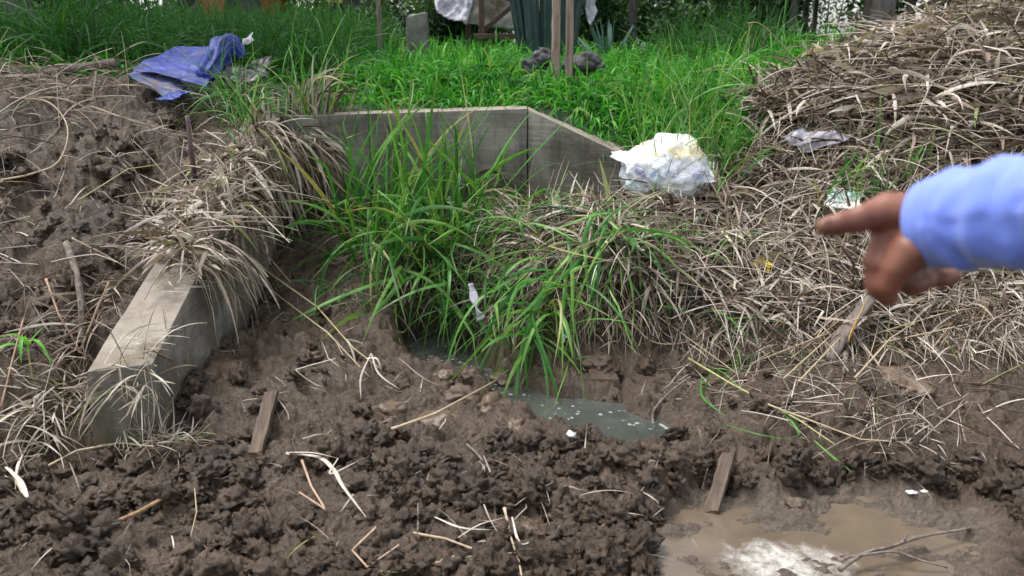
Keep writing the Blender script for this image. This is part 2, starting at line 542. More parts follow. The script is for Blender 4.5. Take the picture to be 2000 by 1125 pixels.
def m_concrete():
    m, t, b, o = mat('weathered_concrete')
    v = objv(t)
    big = noise(t, v, 2.6, 6, .6, .5)
    streak = noise(t, objv(t, (1.3, 1.3, 30)), 1.6, 7, .7, .8)
    fine = noise(t, v, 110, 5, .7)
    c = ramp(t, big, [(.30, (.075, .069, .057)), (.46, (.175, .163, .140)), (.66, (.33, .31, .275))])
    c = mixc(t, .72, c, mixc(t, 1.0, c, ramp(t, streak, [(.3, g3(.55)), (.5, g3(.95)), (.7, g3(1.3))]), 'MULTIPLY'))
    c = mixc(t, 1.0, c, ramp(t, fine, [(.3, g3(.8)), (.7, g3(1.15))]), 'MULTIPLY')
    drip = noise(t, objv(t, (9, 9, .9)), 1.5, 5, .65, .3)
    c = mixc(t, 1.0, c, ramp(t, drip, [(.34, g3(.62)), (.5, g3(1)), (.7, g3(1.12))]), 'MULTIPLY')
    # moss and mud near the foot (their own layers of dirt), paler tan on upward faces
    sep = N(t, 'SeparateXYZ'); t.links.new(v, sep.inputs[0])
    moss = math_(t, 'MULTIPLY', ramp(t, noise(t, v, 5, 5, .7), [(.48, g3(0)), (.62, g3(.75))]), ramp(t, sep.outputs[2], [(.0, g3(1)), (.35, g3(.35)), (.95, g3(.25))]))
    low = ramp(t, sep.outputs[2], [(.05, g3(.8)), (.36, g3(.0))])
    c = mixc(t, math_(t, 'MULTIPLY', low, ramp(t, noise(t, v, 6, 5, .7), [(.3, g3(1)), (.7, g3(.5))])), c, (.045, .042, .022))
    c = mixc(t, moss, c, (.06, .06, .025))
    geo = t.nodes.new('ShaderNodeNewGeometry')
    sn = N(t, 'SeparateXYZ'); t.links.new(geo.outputs['Normal'], sn.inputs[0])
    upf = ramp(t, sn.outputs[2], [(.6, g3(0)), (.85, g3(1))])
    top_tone = ramp(t, noise(t, v, 9, 6, .7), [(.25, (.17, .135, .105)), (.55, (.30, .265, .22)), (.75, (.36, .33, .28))])
    c = mixc(t, math_(t, 'MULTIPLY', upf, .85), c, top_tone)
    mud = math_(t, 'MULTIPLY', ramp(t, noise(t, v, 3.3, 5, .7), [(.47, g3(0)), (.57, g3(.6))]), ramp(t, sep.outputs[2], [(.1, g3(1)), (.6, g3(.1))]))
    c = mixc(t, mud, c, (.13, .095, .07))
    t.links.new(c, b.inputs['Base Color'])
    b.inputs['Roughness'].default_value = .82
    b.inputs['Specular IOR Level'].default_value = .25
    p = bump(t, b, streak, .35, .008)
    bump(t, b, fine, .5, .003, p)
    return m


def m_water(name, base, deep_rough, foam):
    m, t, b, o = mat(name)
    v = objv(t)
    c = None
    n = noise(t, v, 4, 5, .6, .8)
    c = ramp(t, n, [(.3, base[0]), (.7, base[1])])
    f = foam(t, v)
    c = mixc(t, f, c, (.50, .49, .46))
    t.links.new(c, b.inputs['Base Color'])
    t.links.new(ramp(t, f, [(0, g3(deep_rough)), (.6, g3(.55))]), b.inputs['Roughness'])
    b.inputs['Specular IOR Level'].default_value = .5
    p = bump(t, b, noise(t, v, 18, 3, .5, .5), .12, .006)
    bump(t, b, f, .35, .003, p)
    return m


def foam_channel(t, v):
    vo = N(t, 'TexVoronoi', inp={'Scale': 26.0, 'Randomness': 1.0})
    wv = t.nodes.new('ShaderNodeVectorMath'); wv.operation = 'ADD'
    nn = N(t, 'TexNoise', inp={'Scale': 14.0})
    t.links.new(v, nn.inputs['Vector'])
    sc = N(t, 'VectorMath', operation='SCALE'); sc.inputs[3].default_value = .04
    t.links.new(nn.outputs['Color'], sc.inputs[0])
    t.links.new(v, wv.inputs[0]); t.links.new(sc.outputs[0], wv.inputs[1])
    t.links.new(wv.outputs[0], vo.inputs['Vector'])
    dots = ramp(t, vo.outputs['Distance'], [(.18, g3(1)), (.27, g3(0))])
    gate = ramp(t, noise(t, v, 3.4, 3, .6), [(.47, g3(0)), (.56, g3(.6))])
    vo2 = N(t, 'TexVoronoi', inp={'Scale': 70.0})
    t.links.new(v, vo2.inputs['Vector'])
    dots2 = math_(t, 'MULTIPLY', ramp(t, vo2.outputs['Distance'], [(.1, g3(.8)), (.16, g3(0))]), ramp(t, noise(t, v, 8, 3), [(.55, g3(0)), (.62, g3(.8))]))
    a = math_(t, 'MULTIPLY', dots, gate)
    return math_(t, 'MAXIMUM', a, dots2)


FO = PZ(1530, 1100, -.03)


def foam_puddle(t, v):
    # froth gathered in one drift of the slurry
    sb = N(t, 'VectorMath', operation='SUBTRACT'); sb.inputs[1].default_value = (FO[0], FO[1] - .02, 0)
    t.links.new(v, sb.inputs[0])
    ms = N(t, 'VectorMath', operation='MULTIPLY'); ms.inputs[1].default_value = (2.5, 4.6, 0)
    t.links.new(sb.outputs[0], ms.inputs[0])
    ln = N(t, 'VectorMath', operation='LENGTH'); t.links.new(ms.outputs[0], ln.inputs[0])
    drift = ramp(t, ln.outputs['Value'], [(.25, g3(1)), (1.25, g3(0))])
    sw = noise(t, objv(t, (1.5, 1.0, 1)), 5.0, 8, .66, .9)
    a = math_(t, 'ADD', math_(t, 'MULTIPLY', drift, .34), math_(t, 'MULTIPLY', sw, .62))
    a = ramp(t, a, [(.49, g3(0)), (.57, g3(.35)), (.66, g3(.85))])
    streak = ramp(t, noise(t, objv(t, (2.4, .8, 1)), 4.2, 7, .65, .6), [(.62, g3(0)), (.70, g3(.55))])
    fine = ramp(t, noise(t, v, 34, 6, .7, .4), [(.36, g3(.25)), (.56, g3(1))])
    return math_(t, 'MULTIPLY', math_(t, 'MAXIMUM', a, streak), fine)


MAT = {}
MAT['ground'] = m_ground()
MAT['concrete'] = m_concrete()
GREENS = [(0, (.010, .065, .009)), (.3, (.035, .20, .018)), (.65, (.075, .34, .035)), (.93, (.19, .50, .08)), (1, (.27, .36, .09))]
MAT['grass'] = m_leafy('grass_blades', GREENS, .42, .42, .35)
MAT['grass_shaded'] = m_leafy('shaded_tall_grass', [(0, (.014, .06, .012)), (.5, (.028, .115, .02)), (1, (.05, .17, .03))], .35, .45, .3)  # greens darkened to stand in for the shade of the trees
MAT['reedleaf'] = m_leafy('broad_grass_leaf', [(0, (.020, .085, .016)), (.35, (.045, .18, .030)), (.7, (.09, .29, .045)), (.92, (.17, .37, .07)), (1, (.36, .34, .13))], .32, .38, .45, tip=(.75, (.22, .20, .08), .5))
STRAW = [(0, (.035, .024, .017)), (.18, (.085, .06, .042)), (.33, (.18, .135, .10)), (.52, (.335, .27, .215)), (.76, (.48, .41, .345)), (.96, (.62, .565, .495)), (1, (.22, .25, .09))]
MAT['straw'] = m_leafy('dry_straw', STRAW, .14, .6, .25)
MAT['stalk'] = m_leafy('dry_stalk', [(0, (.17, .12, .08)), (.4, (.33, .26, .17)), (.75, (.45, .37, .24)), (.9, (.36, .22, .16)), (1, (.38, .37, .16))], .0, .5, .35)
MAT['wood'] = m_simple('muddy_wood', (.035, .023, .016), (.09, .062, .044), 6, .65, .6, .006, (8, 8, 1.2), c3=(.17, .125, .09))
MAT['bark'] = m_simple('grey_bark', (.07, .055, .05), (.17, .14, .12), 9, .85, .7, .006, (4, 4, 1), c3=(.27, .23, .2))
MAT['purplebark'] = m_simple('plum_bark', (.10, .065, .075), (.19, .13, .14), 12, .7, .4, .003, (3, 3, 1))
MAT['postwood'] = m_simple('peeled_post', (.11, .075, .06), (.28, .21, .165), 5, .8, .8, .008, (6, 6, 1), c3=(.42, .34, .28))
MAT['freshwood'] = m_simple('split_wood', (.30, .16, .05), (.52, .32, .12), 8, .7, .6, .004, (8, 8, 1), c3=(.62, .52, .36))
MAT['splinter'] = m_simple('splintered_wood', (.12, .07, .035), (.30, .19, .10), 10, .75, .6, .004, (8, 8, 1), c3=(.40, .28, .16))


# ------------------------------------------------------------ mesh and object helpers
def mesh_np(name, V, quads=None, tris=None, smooth=True, attrs=None):
    me = bpy.data.meshes.new(name)
    V = np.ascontiguousarray(V, dtype=np.float32).reshape(-1, 3)
    nq = 0 if quads is None else len(quads); ntr = 0 if tris is None else len(tris)
    me.vertices.add(len(V)); me.vertices.foreach_set('co', V.ravel())
    loops = []; starts = []
    if nq:
        loops.append(np.asarray(quads).ravel()); starts.append(np.arange(nq) * 4)
    if ntr:
        loops.append(np.asarray(tris).ravel()); starts.append(nq * 4 + np.arange(ntr) * 3)
    loops = np.concatenate(loops).astype(np.int32); starts = np.concatenate(starts).astype(np.int32)
    me.loops.add(len(loops)); me.loops.foreach_set('vertex_index', loops)
    me.polygons.add(nq + ntr); me.polygons.foreach_set('loop_start', starts)
    me.polygons.foreach_set('use_smooth', np.full(nq + ntr, smooth))
    if attrs:
        for k, a in attrs.items():
            at = me.attributes.new(k, 'FLOAT', 'POINT')
            at.data.foreach_set('value', np.ascontiguousarray(a, dtype=np.float32).ravel())
    me.update(calc_edges=True)
    return me


def link(name, me, m, parent=None):
    o = bpy.data.objects.new(name, me)
    if m is not None:
        me.materials.clear(); me.materials.append(MAT[m] if isinstance(m, str) else m)
    COL.objects.link(o)
    if parent is not None:
        o.parent = parent
    return o


def tag(o, label=None, cat=None, group=None, kind=None):
    if label: o['label'] = label
    if cat: o['category'] = cat
    if group: o['group'] = group
    if kind: o['kind'] = kind
    return o


def empty(name, loc, label, cat, group=None):
    o = bpy.data.objects.new(name, None)
    COL.objects.link(o); o.location = loc; o.empty_display_size = .1
    return tag(o, label, cat, group)


def recenter(me, loc):
    me.transform(Matrix.Translation(-Vector(loc)))


def bm_obj(name, bm, m, parent=None, smooth=False, loc=None):
    me = bpy.data.meshes.new(name); bmesh.ops.recalc_face_normals(bm, faces=bm.faces); bm.to_mesh(me); bm.free()
    for p in me.polygons: p.use_smooth = smooth
    o = link(name, me, m, parent)
    if loc is not None:
        recenter(me, loc); o.location = loc
    return o


def ribbons(pts, wid, ang, fold=.25):
    """pts (n,s,3), wid (n,s), ang (n,s): three verts across, folded along the midrib"""
    n, s, _ = pts.shape
    t = np.gradient(pts, axis=1); t /= np.linalg.norm(t, axis=2, keepdims=True) + 1e-9
    hvec = np.cross(t, np.array([0, 0, 1.0])); ln = np.linalg.norm(hvec, axis=2, keepdims=True)
    alt = np.stack([np.cos(ang * 1.7), np.sin(ang * 1.7), 0 * ang], 2)
    hvec = np.where(ln < .15, alt, hvec / (ln + 1e-9))
    nv = np.cross(hvec, t); nv /= np.linalg.norm(nv, axis=2, keepdims=True) + 1e-9
    sd_ = np.cos(ang)[..., None] * hvec + np.sin(ang)[..., None] * nv
    up = np.cross(sd_, t)
    L = pts + sd_ * wid[..., None] * .5; Rr = pts - sd_ * wid[..., None] * .5
    M = pts + up * wid[..., None] * fold
    V = np.stack([L, M, Rr], 2)                                   # n,s,3,3
    idx = np.arange(n * s * 3).reshape(n, s, 3)
    q = []
    for k in (0, 1):
        q.append(np.stack([idx[:, :-1, k], idx[:, :-1, k + 1], idx[:, 1:, k + 1], idx[:, 1:, k]], -1).reshape(-1, 4))
    return V.reshape(-1, 3), np.concatenate(q)


def tubes(pts, rad, sides=5):
    n, s, _ = pts.shape
    t = np.gradient(pts, axis=1); t /= np.linalg.norm(t, axis=2, keepdims=True) + 1e-9
    ref = np.where(np.abs(t[..., 2:3]) > .9, np.array([1.0, 0, 0]), np.array([0, 0, 1.0]))
    a = np.cross(t, ref); a /= np.linalg.norm(a, axis=2, keepdims=True) + 1e-9
    b = np.cross(t, a)
    th = np.arange(sides) * 2 * math.pi / sides
    V = pts[:, :, None, :] + rad[..., None, None] * (np.cos(th)[None, None, :, None] * a[:, :, None, :] + np.sin(th)[None, None, :, None] * b[:, :, None, :])
    idx = np.arange(n * s * sides).reshape(n, s, sides)
    nx = np.roll(idx, -1, 2)
    q = np.stack([idx[:, :-1], nx[:, :-1], nx[:, 1:], idx[:, 1:]], -1).reshape(-1, 4)
    return V.reshape(-1, 3), q


def simulate(p0, d0, L, S, g, off=0.004, curl=0.0, kink=0.0, G=None, wob=0.0):
    """a limp strand laid out step by step: it sags under its weight and rests on what it meets"""
    G = REST if G is None else G
    n = len(p0); p = np.array(p0, float); d = np.array(d0, float); d /= np.linalg.norm(d, axis=1, keepdims=True) + 1e-9
    ds = (np.asarray(L, float) / (S - 1)); g = np.broadcast_to(g, (n,)); off = np.broadcast_to(off, (n,)); curl = np.broadcast_to(curl, (n,))
    out = [p.copy()]
    kk = rng.integers(1, S - 1, n)
    for i in range(S - 1):
        d[:, 2] -= g * ds
        if wob:
            d += rng.normal(0, wob, d.shape)
        c = curl * ds; x = d[:, 0].copy(); y = d[:, 1].copy()
        d[:, 0] = x * np.cos(c) - y * np.sin(c); d[:, 1] = x * np.sin(c) + y * np.cos(c)
        if kink:
            m = (kk == i) & (rng.random(n) < .6)
            d[m] += rng.normal(0, kink, (m.sum(), 3))
        d /= np.linalg.norm(d, axis=1, keepdims=True) + 1e-9
        q = p + d * ds[:, None]
        s = samp(G, q[:, 0], q[:, 1]) + off
        low = q[:, 2] < s
        lift = np.minimum(s - q[:, 2], ds * 1.2)
        q[:, 2] = np.where(low, q[:, 2] + lift, q[:, 2])
        d = q - p; d /= np.linalg.norm(d, axis=1, keepdims=True) + 1e-9
        out.append(q.copy()); p = q
    return np.stack(out, 1)


def poly_points(poly, n, h=0.0, G=None):
    xs = [p[0] for p in poly]; ys = [p[1] for p in poly]
    out = []
    tot = 0
    while tot < n:
        px = rng.uniform(min(xs), max(xs), n * 2); py = rng.uniform(min(ys), max(ys), n * 2)
        k = inpoly(px, py, poly); px = px[k]; py = py[k]
        p = hit(px, py, h, G); ok = np.isfinite(p).all(1)
        out.append(p[ok]); tot += ok.sum()
    return np.concatenate(out)[:n]


def dirs(n, el=(0, .3), head=None, spread=math.pi):
    a = rng.uniform(-math.pi, math.pi, n) if head is None else head + rng.normal(0, spread, n)
    e = rng.uniform(el[0], el[1], n)
    return np.stack([np.cos(a) * np.cos(e), np.sin(a) * np.cos(e), np.sin(e)], 1)


def leaf_width(w, S, base=.6, tippow=.7):
    u = np.linspace(0, 1, S)
    prof = (base + (1 - base) * np.sin(np.clip(u * 2.2, 0, math.pi / 2))) * np.clip(1 - u ** 2.2, 0.04, 1) ** tippow
    return w[:, None] * prof[None, :]


def blades_mesh(name, pts, w, fold=.22, rnd=None, ang0=None, twist=1.0, base=.6):
    n, S, _ = pts.shape
    a0 = rng.uniform(0, math.pi, n) if ang0 is None else ang0
    ang = a0[:, None] + (rng.normal(0, twist, n))[:, None] * np.linspace(0, 1, S)[None, :]
    V, q = ribbons(pts, leaf_width(w, S, base), ang, fold)
    rnd = rng.random(n) if rnd is None else rnd
    rr = np.repeat(rnd, S * 3); tp = np.tile(np.repeat(np.linspace(0, 1, S), 3), n)
    return V, q, rr, tp


def join(parts):
    Vs, qs, rs, ts = [], [], [], []; o = 0
    for V, q, r, t in parts:
        Vs.append(V); qs.append(q + o); rs.append(r); ts.append(t); o += len(V)
    return np.concatenate(Vs), np.concatenate(qs), np.concatenate(rs), np.concatenate(ts)


def strands(name, parts, m, parent=None, loc=None):
    V, q, r, t = join(parts)
    if loc is None:
        loc = V.mean(0) if parent is None else (0, 0, 0)
    me = mesh_np(name, V - np.asarray(loc, float), q, attrs={'rnd': r, 'tpos': t})
    o = link(name, me, m, parent); o.location = Vector(loc)
    return o


def stalk_parts(pts, r, sides=6, rnd=None):
    n, S, _ = pts.shape
    rad = r[:, None] * np.linspace(1, .65, S)[None, :]
    V, q = tubes(pts, rad, sides)
    rnd = rng.random(n) if rnd is None else rnd
    return V, q, np.repeat(rnd, S * sides), np.tile(np.repeat(np.linspace(0, 1, S), sides), n)


def catmull(pts, k=6):
    pts = [Vector(p) for p in pts]
    if len(pts) == 2:
        return [pts[0].lerp(pts[1], i / (k * 2)) for i in range(k * 2 + 1)]
    q = [pts[0] * 2 - pts[1]] + pts + [pts[-1] * 2 - pts[-2]]
    out = []
    for i in range(1, len(q) - 2):
        for j in range(k):
            t = j / k
            a, b, c, d = q[i - 1], q[i], q[i + 1], q[i + 2]
            out.append(.5 * ((2 * b) + (c - a) * t + (2 * a - 5 * b + 4 * c - d) * t * t + (3 * b - a - 3 * c + d) * t ** 3))
    out.append(pts[-1])
    return out


def stick_mesh(name, pts, r0, r1, sides=10, k=6, nodes=0, rough=.0, seg_lin=False, flat=1.0, rnd=.5):
    """a solid bent stem with joints or knots, closed at both ends"""
    c = [Vector(p) for p in pts]
    if seg_lin:
        path = []
        for i in range(len(c) - 1):
            path += [c[i].lerp(c[i + 1], j / k) for j in range(k)]
        path.append(c[-1])
    else:
        path = catmull(c, k)
    n = len(path); seed = random.random() * 100
    V = []; T = []
    tot = sum((path[i + 1] - path[i]).length for i in range(n - 1)) or 1
    acc = 0; prev_a = None
    for i, p in enumerate(path):
        t = (path[min(i + 1, n - 1)] - path[max(i - 1, 0)]).normalized()
        if prev_a is None:
            a = t.cross(Vector((.13, .21, .97))).normalized()
        else:
            a = (prev_a - t * prev_a.dot(t)).normalized()
        prev_a = a; b = t.cross(a)
        u = acc / tot
        rr = r0 + (r1 - r0) * u
        if nodes:
            f = (u * nodes) % 1.0; f = min(f, 1 - f)
            rr *= 1 + .35 * max(0, 1 - f / .07)
        for s in range(sides):
            th = 2 * math.pi * s / sides
            e = 1 + rough * mnoise.noise(Vector((math.cos(th) * 1.5 + seed, math.sin(th) * 1.5, acc / max(r0, .004) * .35)))
            V.append(p + (a * math.cos(th) + b * math.sin(th) * flat) * rr * e); T.append(u)
        if i < n - 1:
            acc += (path[i + 1] - path[i]).length
    q = []
    for i in range(n - 1):
        for s in range(sides):
            q.append((i * sides + s, i * sides + (s + 1) % sides, (i + 1) * sides + (s + 1) % sides, (i + 1) * sides + s))
    V.append(path[0]); T.append(0); V.append(path[-1]); T.append(1)
    tr = []
    for s in range(sides):
        tr.append((n * sides, (s + 1) % sides, s)); tr.append((n * sides + 1, (n - 1) * sides + s, (n - 1) * sides + (s + 1) % sides))
    V = np.array([tuple(v) for v in V])
    loc = V[:-2].mean(0)
    me = mesh_np(name, V - loc, q, tr, attrs={'rnd': np.full(len(V), rnd), 'tpos': np.array(T)})
    return me, Vector(loc)


def stick(name, label, cat, pts, r0, r1, m, group=None, **kw):
    """pts: (px, py, height above what lies below) or a Vector"""
    pp = [p if isinstance(p, Vector) else H1(*p) for p in pts]
    me, loc = stick_mesh(name, pp, r0, r1, **kw)
    o = link(name, me, m); o.location = loc
    return tag(o, label, cat, group)


def box_bm(bm, a, b):
    vs = bmesh.ops.create_cube(bm, size=1)['verts']
    for v in vs:
        v.co = Vector([(a[i] + b[i]) / 2 + v.co[i] * (b[i] - a[i]) for i in range(3)])
    return vs


def rough_prism(name, bottom, top, m, parent=None, bev=.012, cuts=3, amp=.004, loc=None, bscale=6.0):
    """closed block between two loops of corners, edges worn, faces slightly uneven"""
    bm = bmesh.new()
    vb = [bm.verts.new(p) for p in bottom]; vt = [bm.verts.new(p) for p in top]
    n = len(vb)
    bm.faces.new(vb[::-1]); bm.faces.new(vt)
    for i in range(n):
        bm.faces.new((vb[i], vb[(i + 1) % n], vt[(i + 1) % n], vt[i]))
    bmesh.ops.recalc_face_normals(bm, faces=bm.faces)
    if bev:
        bmesh.ops.bevel(bm, geom=list(bm.edges), offset=bev, segments=2, affect='EDGES', profile=.6)
    for _ in range(cuts):
        ed = [e for e in bm.edges if e.calc_length() > .05]
        if ed:
            bmesh.ops.subdivide_edges(bm, edges=ed, cuts=1, use_grid_fill=True)
    bmesh.ops.triangulate(bm, faces=bm.faces)
    bm.normal_update()
    for v in bm.verts:
        p = v.co
        k = mnoise.noise(p * bscale) * 1.0 + .6 * mnoise.noise(p * bscale * 3.1) + .5 * mnoise.noise(p * bscale * 8)
        v.co = p + v.normal * k * amp
    o = bm_obj(name, bm, m, parent, smooth=True, loc=loc)
    o.data.set_sharp_from_angle(angle=R(24))
    return o


def lump_bm(size, seed, sub=3, amp=.35, freq=1.6, squash=.8, flat_bottom=False):
    bm = bmesh.new()
    bmesh.ops.create_icosphere(bm, subdivisions=sub, radius=1)
    s = Vector((seed * 3.7, seed * 1.9, seed * 5.3))
    for v in bm.verts:
        d = v.co.normalized()
        k = 1 + amp * (mnoise.noise(d * freq + s) + .5 * mnoise.noise(d * freq * 2.3 + s) + .25 * mnoise.noise(d * freq * 5 + s))
        v.co = Vector((d.x * size[0] * k, d.y * size[1] * k, d.z * size[2] * k * squash))
    return bm


# ------------------------------------------------------------ the ground sheet
def ground():
    rows = np.concatenate([np.linspace(.25, 1.75, 12)[:-1], np.exp(np.arange(math.log(1.75), math.log(6.6), .0019)), np.exp(np.linspace(math.log(6.65), math.log(1500), 110))])
    us = np.concatenate([-np.exp(np.linspace(math.log(14), math.log(.80), 40))[:-1], np.arange(-.78, .781, .0019), np.exp(np.linspace(math.log(.80), math.log(14), 40))[1:]])
    U, Y = np.meshgrid(us, rows)
    X = U * Y
    inside = (np.abs(X) < 8.9) & (Y < 13.9)
    Xc = np.clip(X, -8.9, 8.9); Yc = np.clip(Y, .21, 13.9)
    near = (np.abs(U) < .82) & (Y > 1.7) & (Y < 9)
    Z = samp(BASE, Xc, Yc)
    hz = np.zeros_like(Z)
    hz[near] = micro(X[near], Y[near])
    Z = Z + hz
    Z = np.where(Y > 13.9, 1.3, Z)
    # crumbs overhang a little: sideways push from the relief
    k = near.astype(float)
    cl = samp(M_CLOD, Xc, Yc) + .5 * (1 - samp(M_PUD, Xc, Yc)) * (1 - samp(M_UP, Xc, Yc))
    dx = .008 * perlin(X * 45, Y * 45, 71) * k * np.clip(cl, 0, 1); dy = .008 * perlin(X * 45, Y * 45, 72) * k * np.clip(cl, 0, 1)
    V = np.stack([X + dx, Y + dy, Z], -1).reshape(-1, 3)
    nr, nc = X.shape
    i = np.arange(nr * nc).reshape(nr, nc)
    q = np.stack([i[:-1, :-1], i[:-1, 1:], i[1:, 1:], i[1:, :-1]], -1).reshape(-1, 4)
    sl = np.clip(samp(M_SLICK, Xc, Yc) + .35 * (1 - sstep(.9, 2.2, chan_d(Xc, Yc))), 0, 1)
    pt_ = 1 - sstep(-.15, .35, fbm(Xc * 2.1 + 3, Yc * 3.4, 2, 97))
    sl = np.clip(sl + .8 * pt_ * samp(M_CLOD, Xc, Yc), 0, 1)
    turf = np.where(inside, samp(M_UP, Xc, Yc), 1.0); turf = np.where(Y > 7, 1.0, turf)
    lit = samp(M_STRAW, Xc, Yc) * inside
    me = mesh_np('ground', V, q, attrs={'slick': sl, 'puddle': samp(M_PUD, Xc, Yc) * inside, 'shaded_litter': lit, 'turf': turf})
    o = link('ground', me, 'ground')
    tag(o, kind='structure')


ground()


def crumbs(name, n, polys, smin, smax, label, m='ground', attrs=None, lift=.2, power=2.2):
    vars_ = []
    for s in range(10):
        bm = lump_bm((1, 1, 1), s + 1, 3, .95, 2.3, .8)
        bm.verts.ensure_lookup_table()
        vars_.append((np.array([v.co[:] for v in bm.verts]), np.array([[v.index for v in f.verts] for f in bm.faces])))
        bm.free()
    Vs = []; Ts = []; off = 0
    P0 = np.concatenate([poly_points(pl, int(n * fr)) for pl, fr in polys])
    keep_ = (sstep(-.15, .35, fbm(P0[:, 0] * 2.1 + 3, P0[:, 1] * 3.4, 2, 97)) + .12) > rng.random(len(P0))
    P0 = P0[keep_]
    for p in P0:
        v, t = vars_[rng.integers(10)]
        s = smin + (smax - smin) * rng.random() ** 4.2
        a = rng.uniform(0, 6.28); ca, sa = math.cos(a), math.sin(a)
        vv = v * np.array([1, rng.uniform(.65, 1.1), rng.uniform(.6, .95)]) * s
        e = rng.uniform(0, 6.28)
        y1 = vv[:, 1] * math.cos(e) - vv[:, 2] * math.sin(e); z1 = vv[:, 1] * math.sin(e) + vv[:, 2] * math.cos(e)
        x2 = vv[:, 0] * ca - y1 * sa; y2 = vv[:, 0] * sa + y1 * ca
        z = samp(SURF0, p[0:1], p[1:2])[0]
        Vs.append(np.stack([x2 + p[0], y2 + p[1], z1 + z + s * lift], 1)); Ts.append(t + off); off += len(v)
    V = np.concatenate(Vs)
    me = mesh_np(name, V, None, np.concatenate(Ts))
    o = link(name, me, m)
    tag(o, label, kind='stuff')
    return o


crumbs('soil_clods', 9000, [([(-250, 905), (120, 915), (330, 885), (520, 855), (800, 845), (1130, 855), (1300, 875), (1330, 960), (1270, 1040), (1290, 1190), (-250, 1190)], .70),
                            ([(1290, 900), (1700, 885), (1980, 900), (2200, 1100), (1950, 1000), (1750, 930), (1400, 950)], .13),
                            ([(-200, 220), (380, 230), (420, 330), (240, 520), (120, 740), (-200, 800)], .10),
                            ([(330, 790), (450, 600), (560, 530), (700, 620), (820, 760), (1060, 860), (400, 870)], .025), ([(1080, 690), (1500, 700), (1950, 700), (2050, 900), (1300, 900)], .03)],
       .003, .052, 'crumbly brown soil clods heaped in front of the channel')


# ------------------------------------------------------------ water
def water_sheet(name, label, z, keep, x0, x1, y0, y1, m, st=.02):
    xs = np.arange(x0, x1, st); ys = np.arange(y0, y1, st)
    X, Y = np.meshgrid(xs, ys)
    i = np.arange(X.size).reshape(X.shape)
    q = np.stack([i[:-1, :-1], i[:-1, 1:], i[1:, 1:], i[1:, :-1]], -1)
    k = keep(X, Y); kk = k[:-1, :-1] & k[1:, 1:] & k[1:, :-1] & k[:-1, 1:]
    q = q[kk]
    used = np.unique(q); mp = np.full(X.size, -1); mp[used] = np.arange(len(used))
    V = np.stack([X.ravel(), Y.ravel(), np.full(X.size, z)], 1)[used]
    o = link(name, mesh_np(name, V, mp[q]), m)
    tag(o, label, kind='structure')
    return o


MAT['chan'] = m_water('grey_foul_water', ((.045, .050, .044), (.082, .088, .078)), .05, foam_channel)
MAT['slurry'] = m_water('brown_slurry', ((.105, .080, .055), (.165, .127, .09)), .09, foam_puddle)
water_sheet('channel_water', 'grey foaming water in the narrow mud channel', .018, lambda x, y: chan_d(x, y) < 2.2, WLINE[:, 0].min() - .5, WLINE[:, 0].max() + .4, WLINE[:, 1].min() - .3, WLINE[:, 1].max() + .4, 'chan')
_b = pix


def keep_p(x, y):
    a, b = pix(x, y, np.full(x.shape, -.03))
    return inpoly(a, b, [(1230, 960), (1400, 920), (1850, 920), (2000, 1000), (2000, 1125), (2100, 1400), (1150, 1400), (1200, 1050)])


water_sheet('puddle_water', 'brown muddy puddle water with drifts of white froth', -.026, keep_p, -.2, 2.2, 1.3, 3.2, 'slurry')


# ------------------------------------------------------------ concrete culvert
def culvert():
    root = empty('concrete_culvert', ((XR + SEAM) / 2, HW_Y, 0), 'weathered grey concrete culvert headwall with sloping wing walls, half buried in the bank', 'culvert')
    L = root.location
    b = -.15

    def pr(name, bot, top, **kw):
        o = rough_prism(name, bot, top, 'concrete', root, **kw)
        o.data.transform(Matrix.Translation(-L)); return o
    y0, y1 = HW_Y, HW_Y + HW_T
    # head wall with the arched pipe mouth cast in relief
    pr('headwall', [(XL + .02, y0, b), (SEAM, y0, b), (SEAM, y1, b), (XL + .02, y1, b)],
       [(XL + .02, y0, TOP - .05), (SEAM, y0, TOP), (SEAM, y1, TOP + .005), (XL + .02, y1, TOP - .045)], cuts=5, amp=.0025, bev=.006)
    # right wing, splayed
    ex, ey, ez = RW
    nrm = Vector((-(ey - HW_Y), ex - SEAM, 0)).normalized() * HW_T
    g = .006
    pr('wing_wall', [(SEAM + g, y0, b), (ex, ey, b), (ex + nrm.x * .55, ey + nrm.y * .7, b), (SEAM + g, y1, b)],
       [(SEAM + g, y0 - .002, TOP - .004), (ex, ey, ez), (ex + nrm.x * .55, ey + nrm.y * .7, ez + .02), (SEAM + g, y1, TOP + .004)], cuts=5, amp=.0025, bev=.006)
    # left wing running towards the viewer, its top falling
    zf = WF_Z
    pr('wing_wall', [(XL - .06, WF_Y - .03, b), (XR + .01, WF_Y + .02, b), (XR, HW_Y - .004, b), (XL, HW_Y - .004, b)],
       [(XL - .05, WF_Y, zf - .03), (XR, WF_Y + .03, zf - .01), (XR, HW_Y - .004, TOP - .02), (XL, HW_Y - .004, TOP - .03)], cuts=5, amp=.0035, bev=.009)
    # raised rim of the filled pipe mouth
    bm = bmesh.new()
    cx = float(P(955, 380, HW_Y)[0]); cz = float(P(955, 400, HW_Y)[2]); r = float(P(1000, 380, HW_Y)[0]) - cx
    prof = []
    for k in range(25):
        a = math.pi * k / 24
        prof.append((cx + math.cos(a) * r * 1.15, cz + math.sin(a) * r * 1.55))
    prof = [(cx + r * 1.15, b)] + prof + [(cx - r * 1.15, b)]
    path = [Vector((p[0], y0 - .004, p[1])) for p in prof]
    me, loc = stick_mesh('pipe_rim', path, .012, .012, sides=8, k=2, seg_lin=True)
    o = link('pipe_rim', me, 'concrete', root); o.location = loc - L
    return root


culvert()

# ------------------------------------------------------------ grass
TREES_SHADE = None


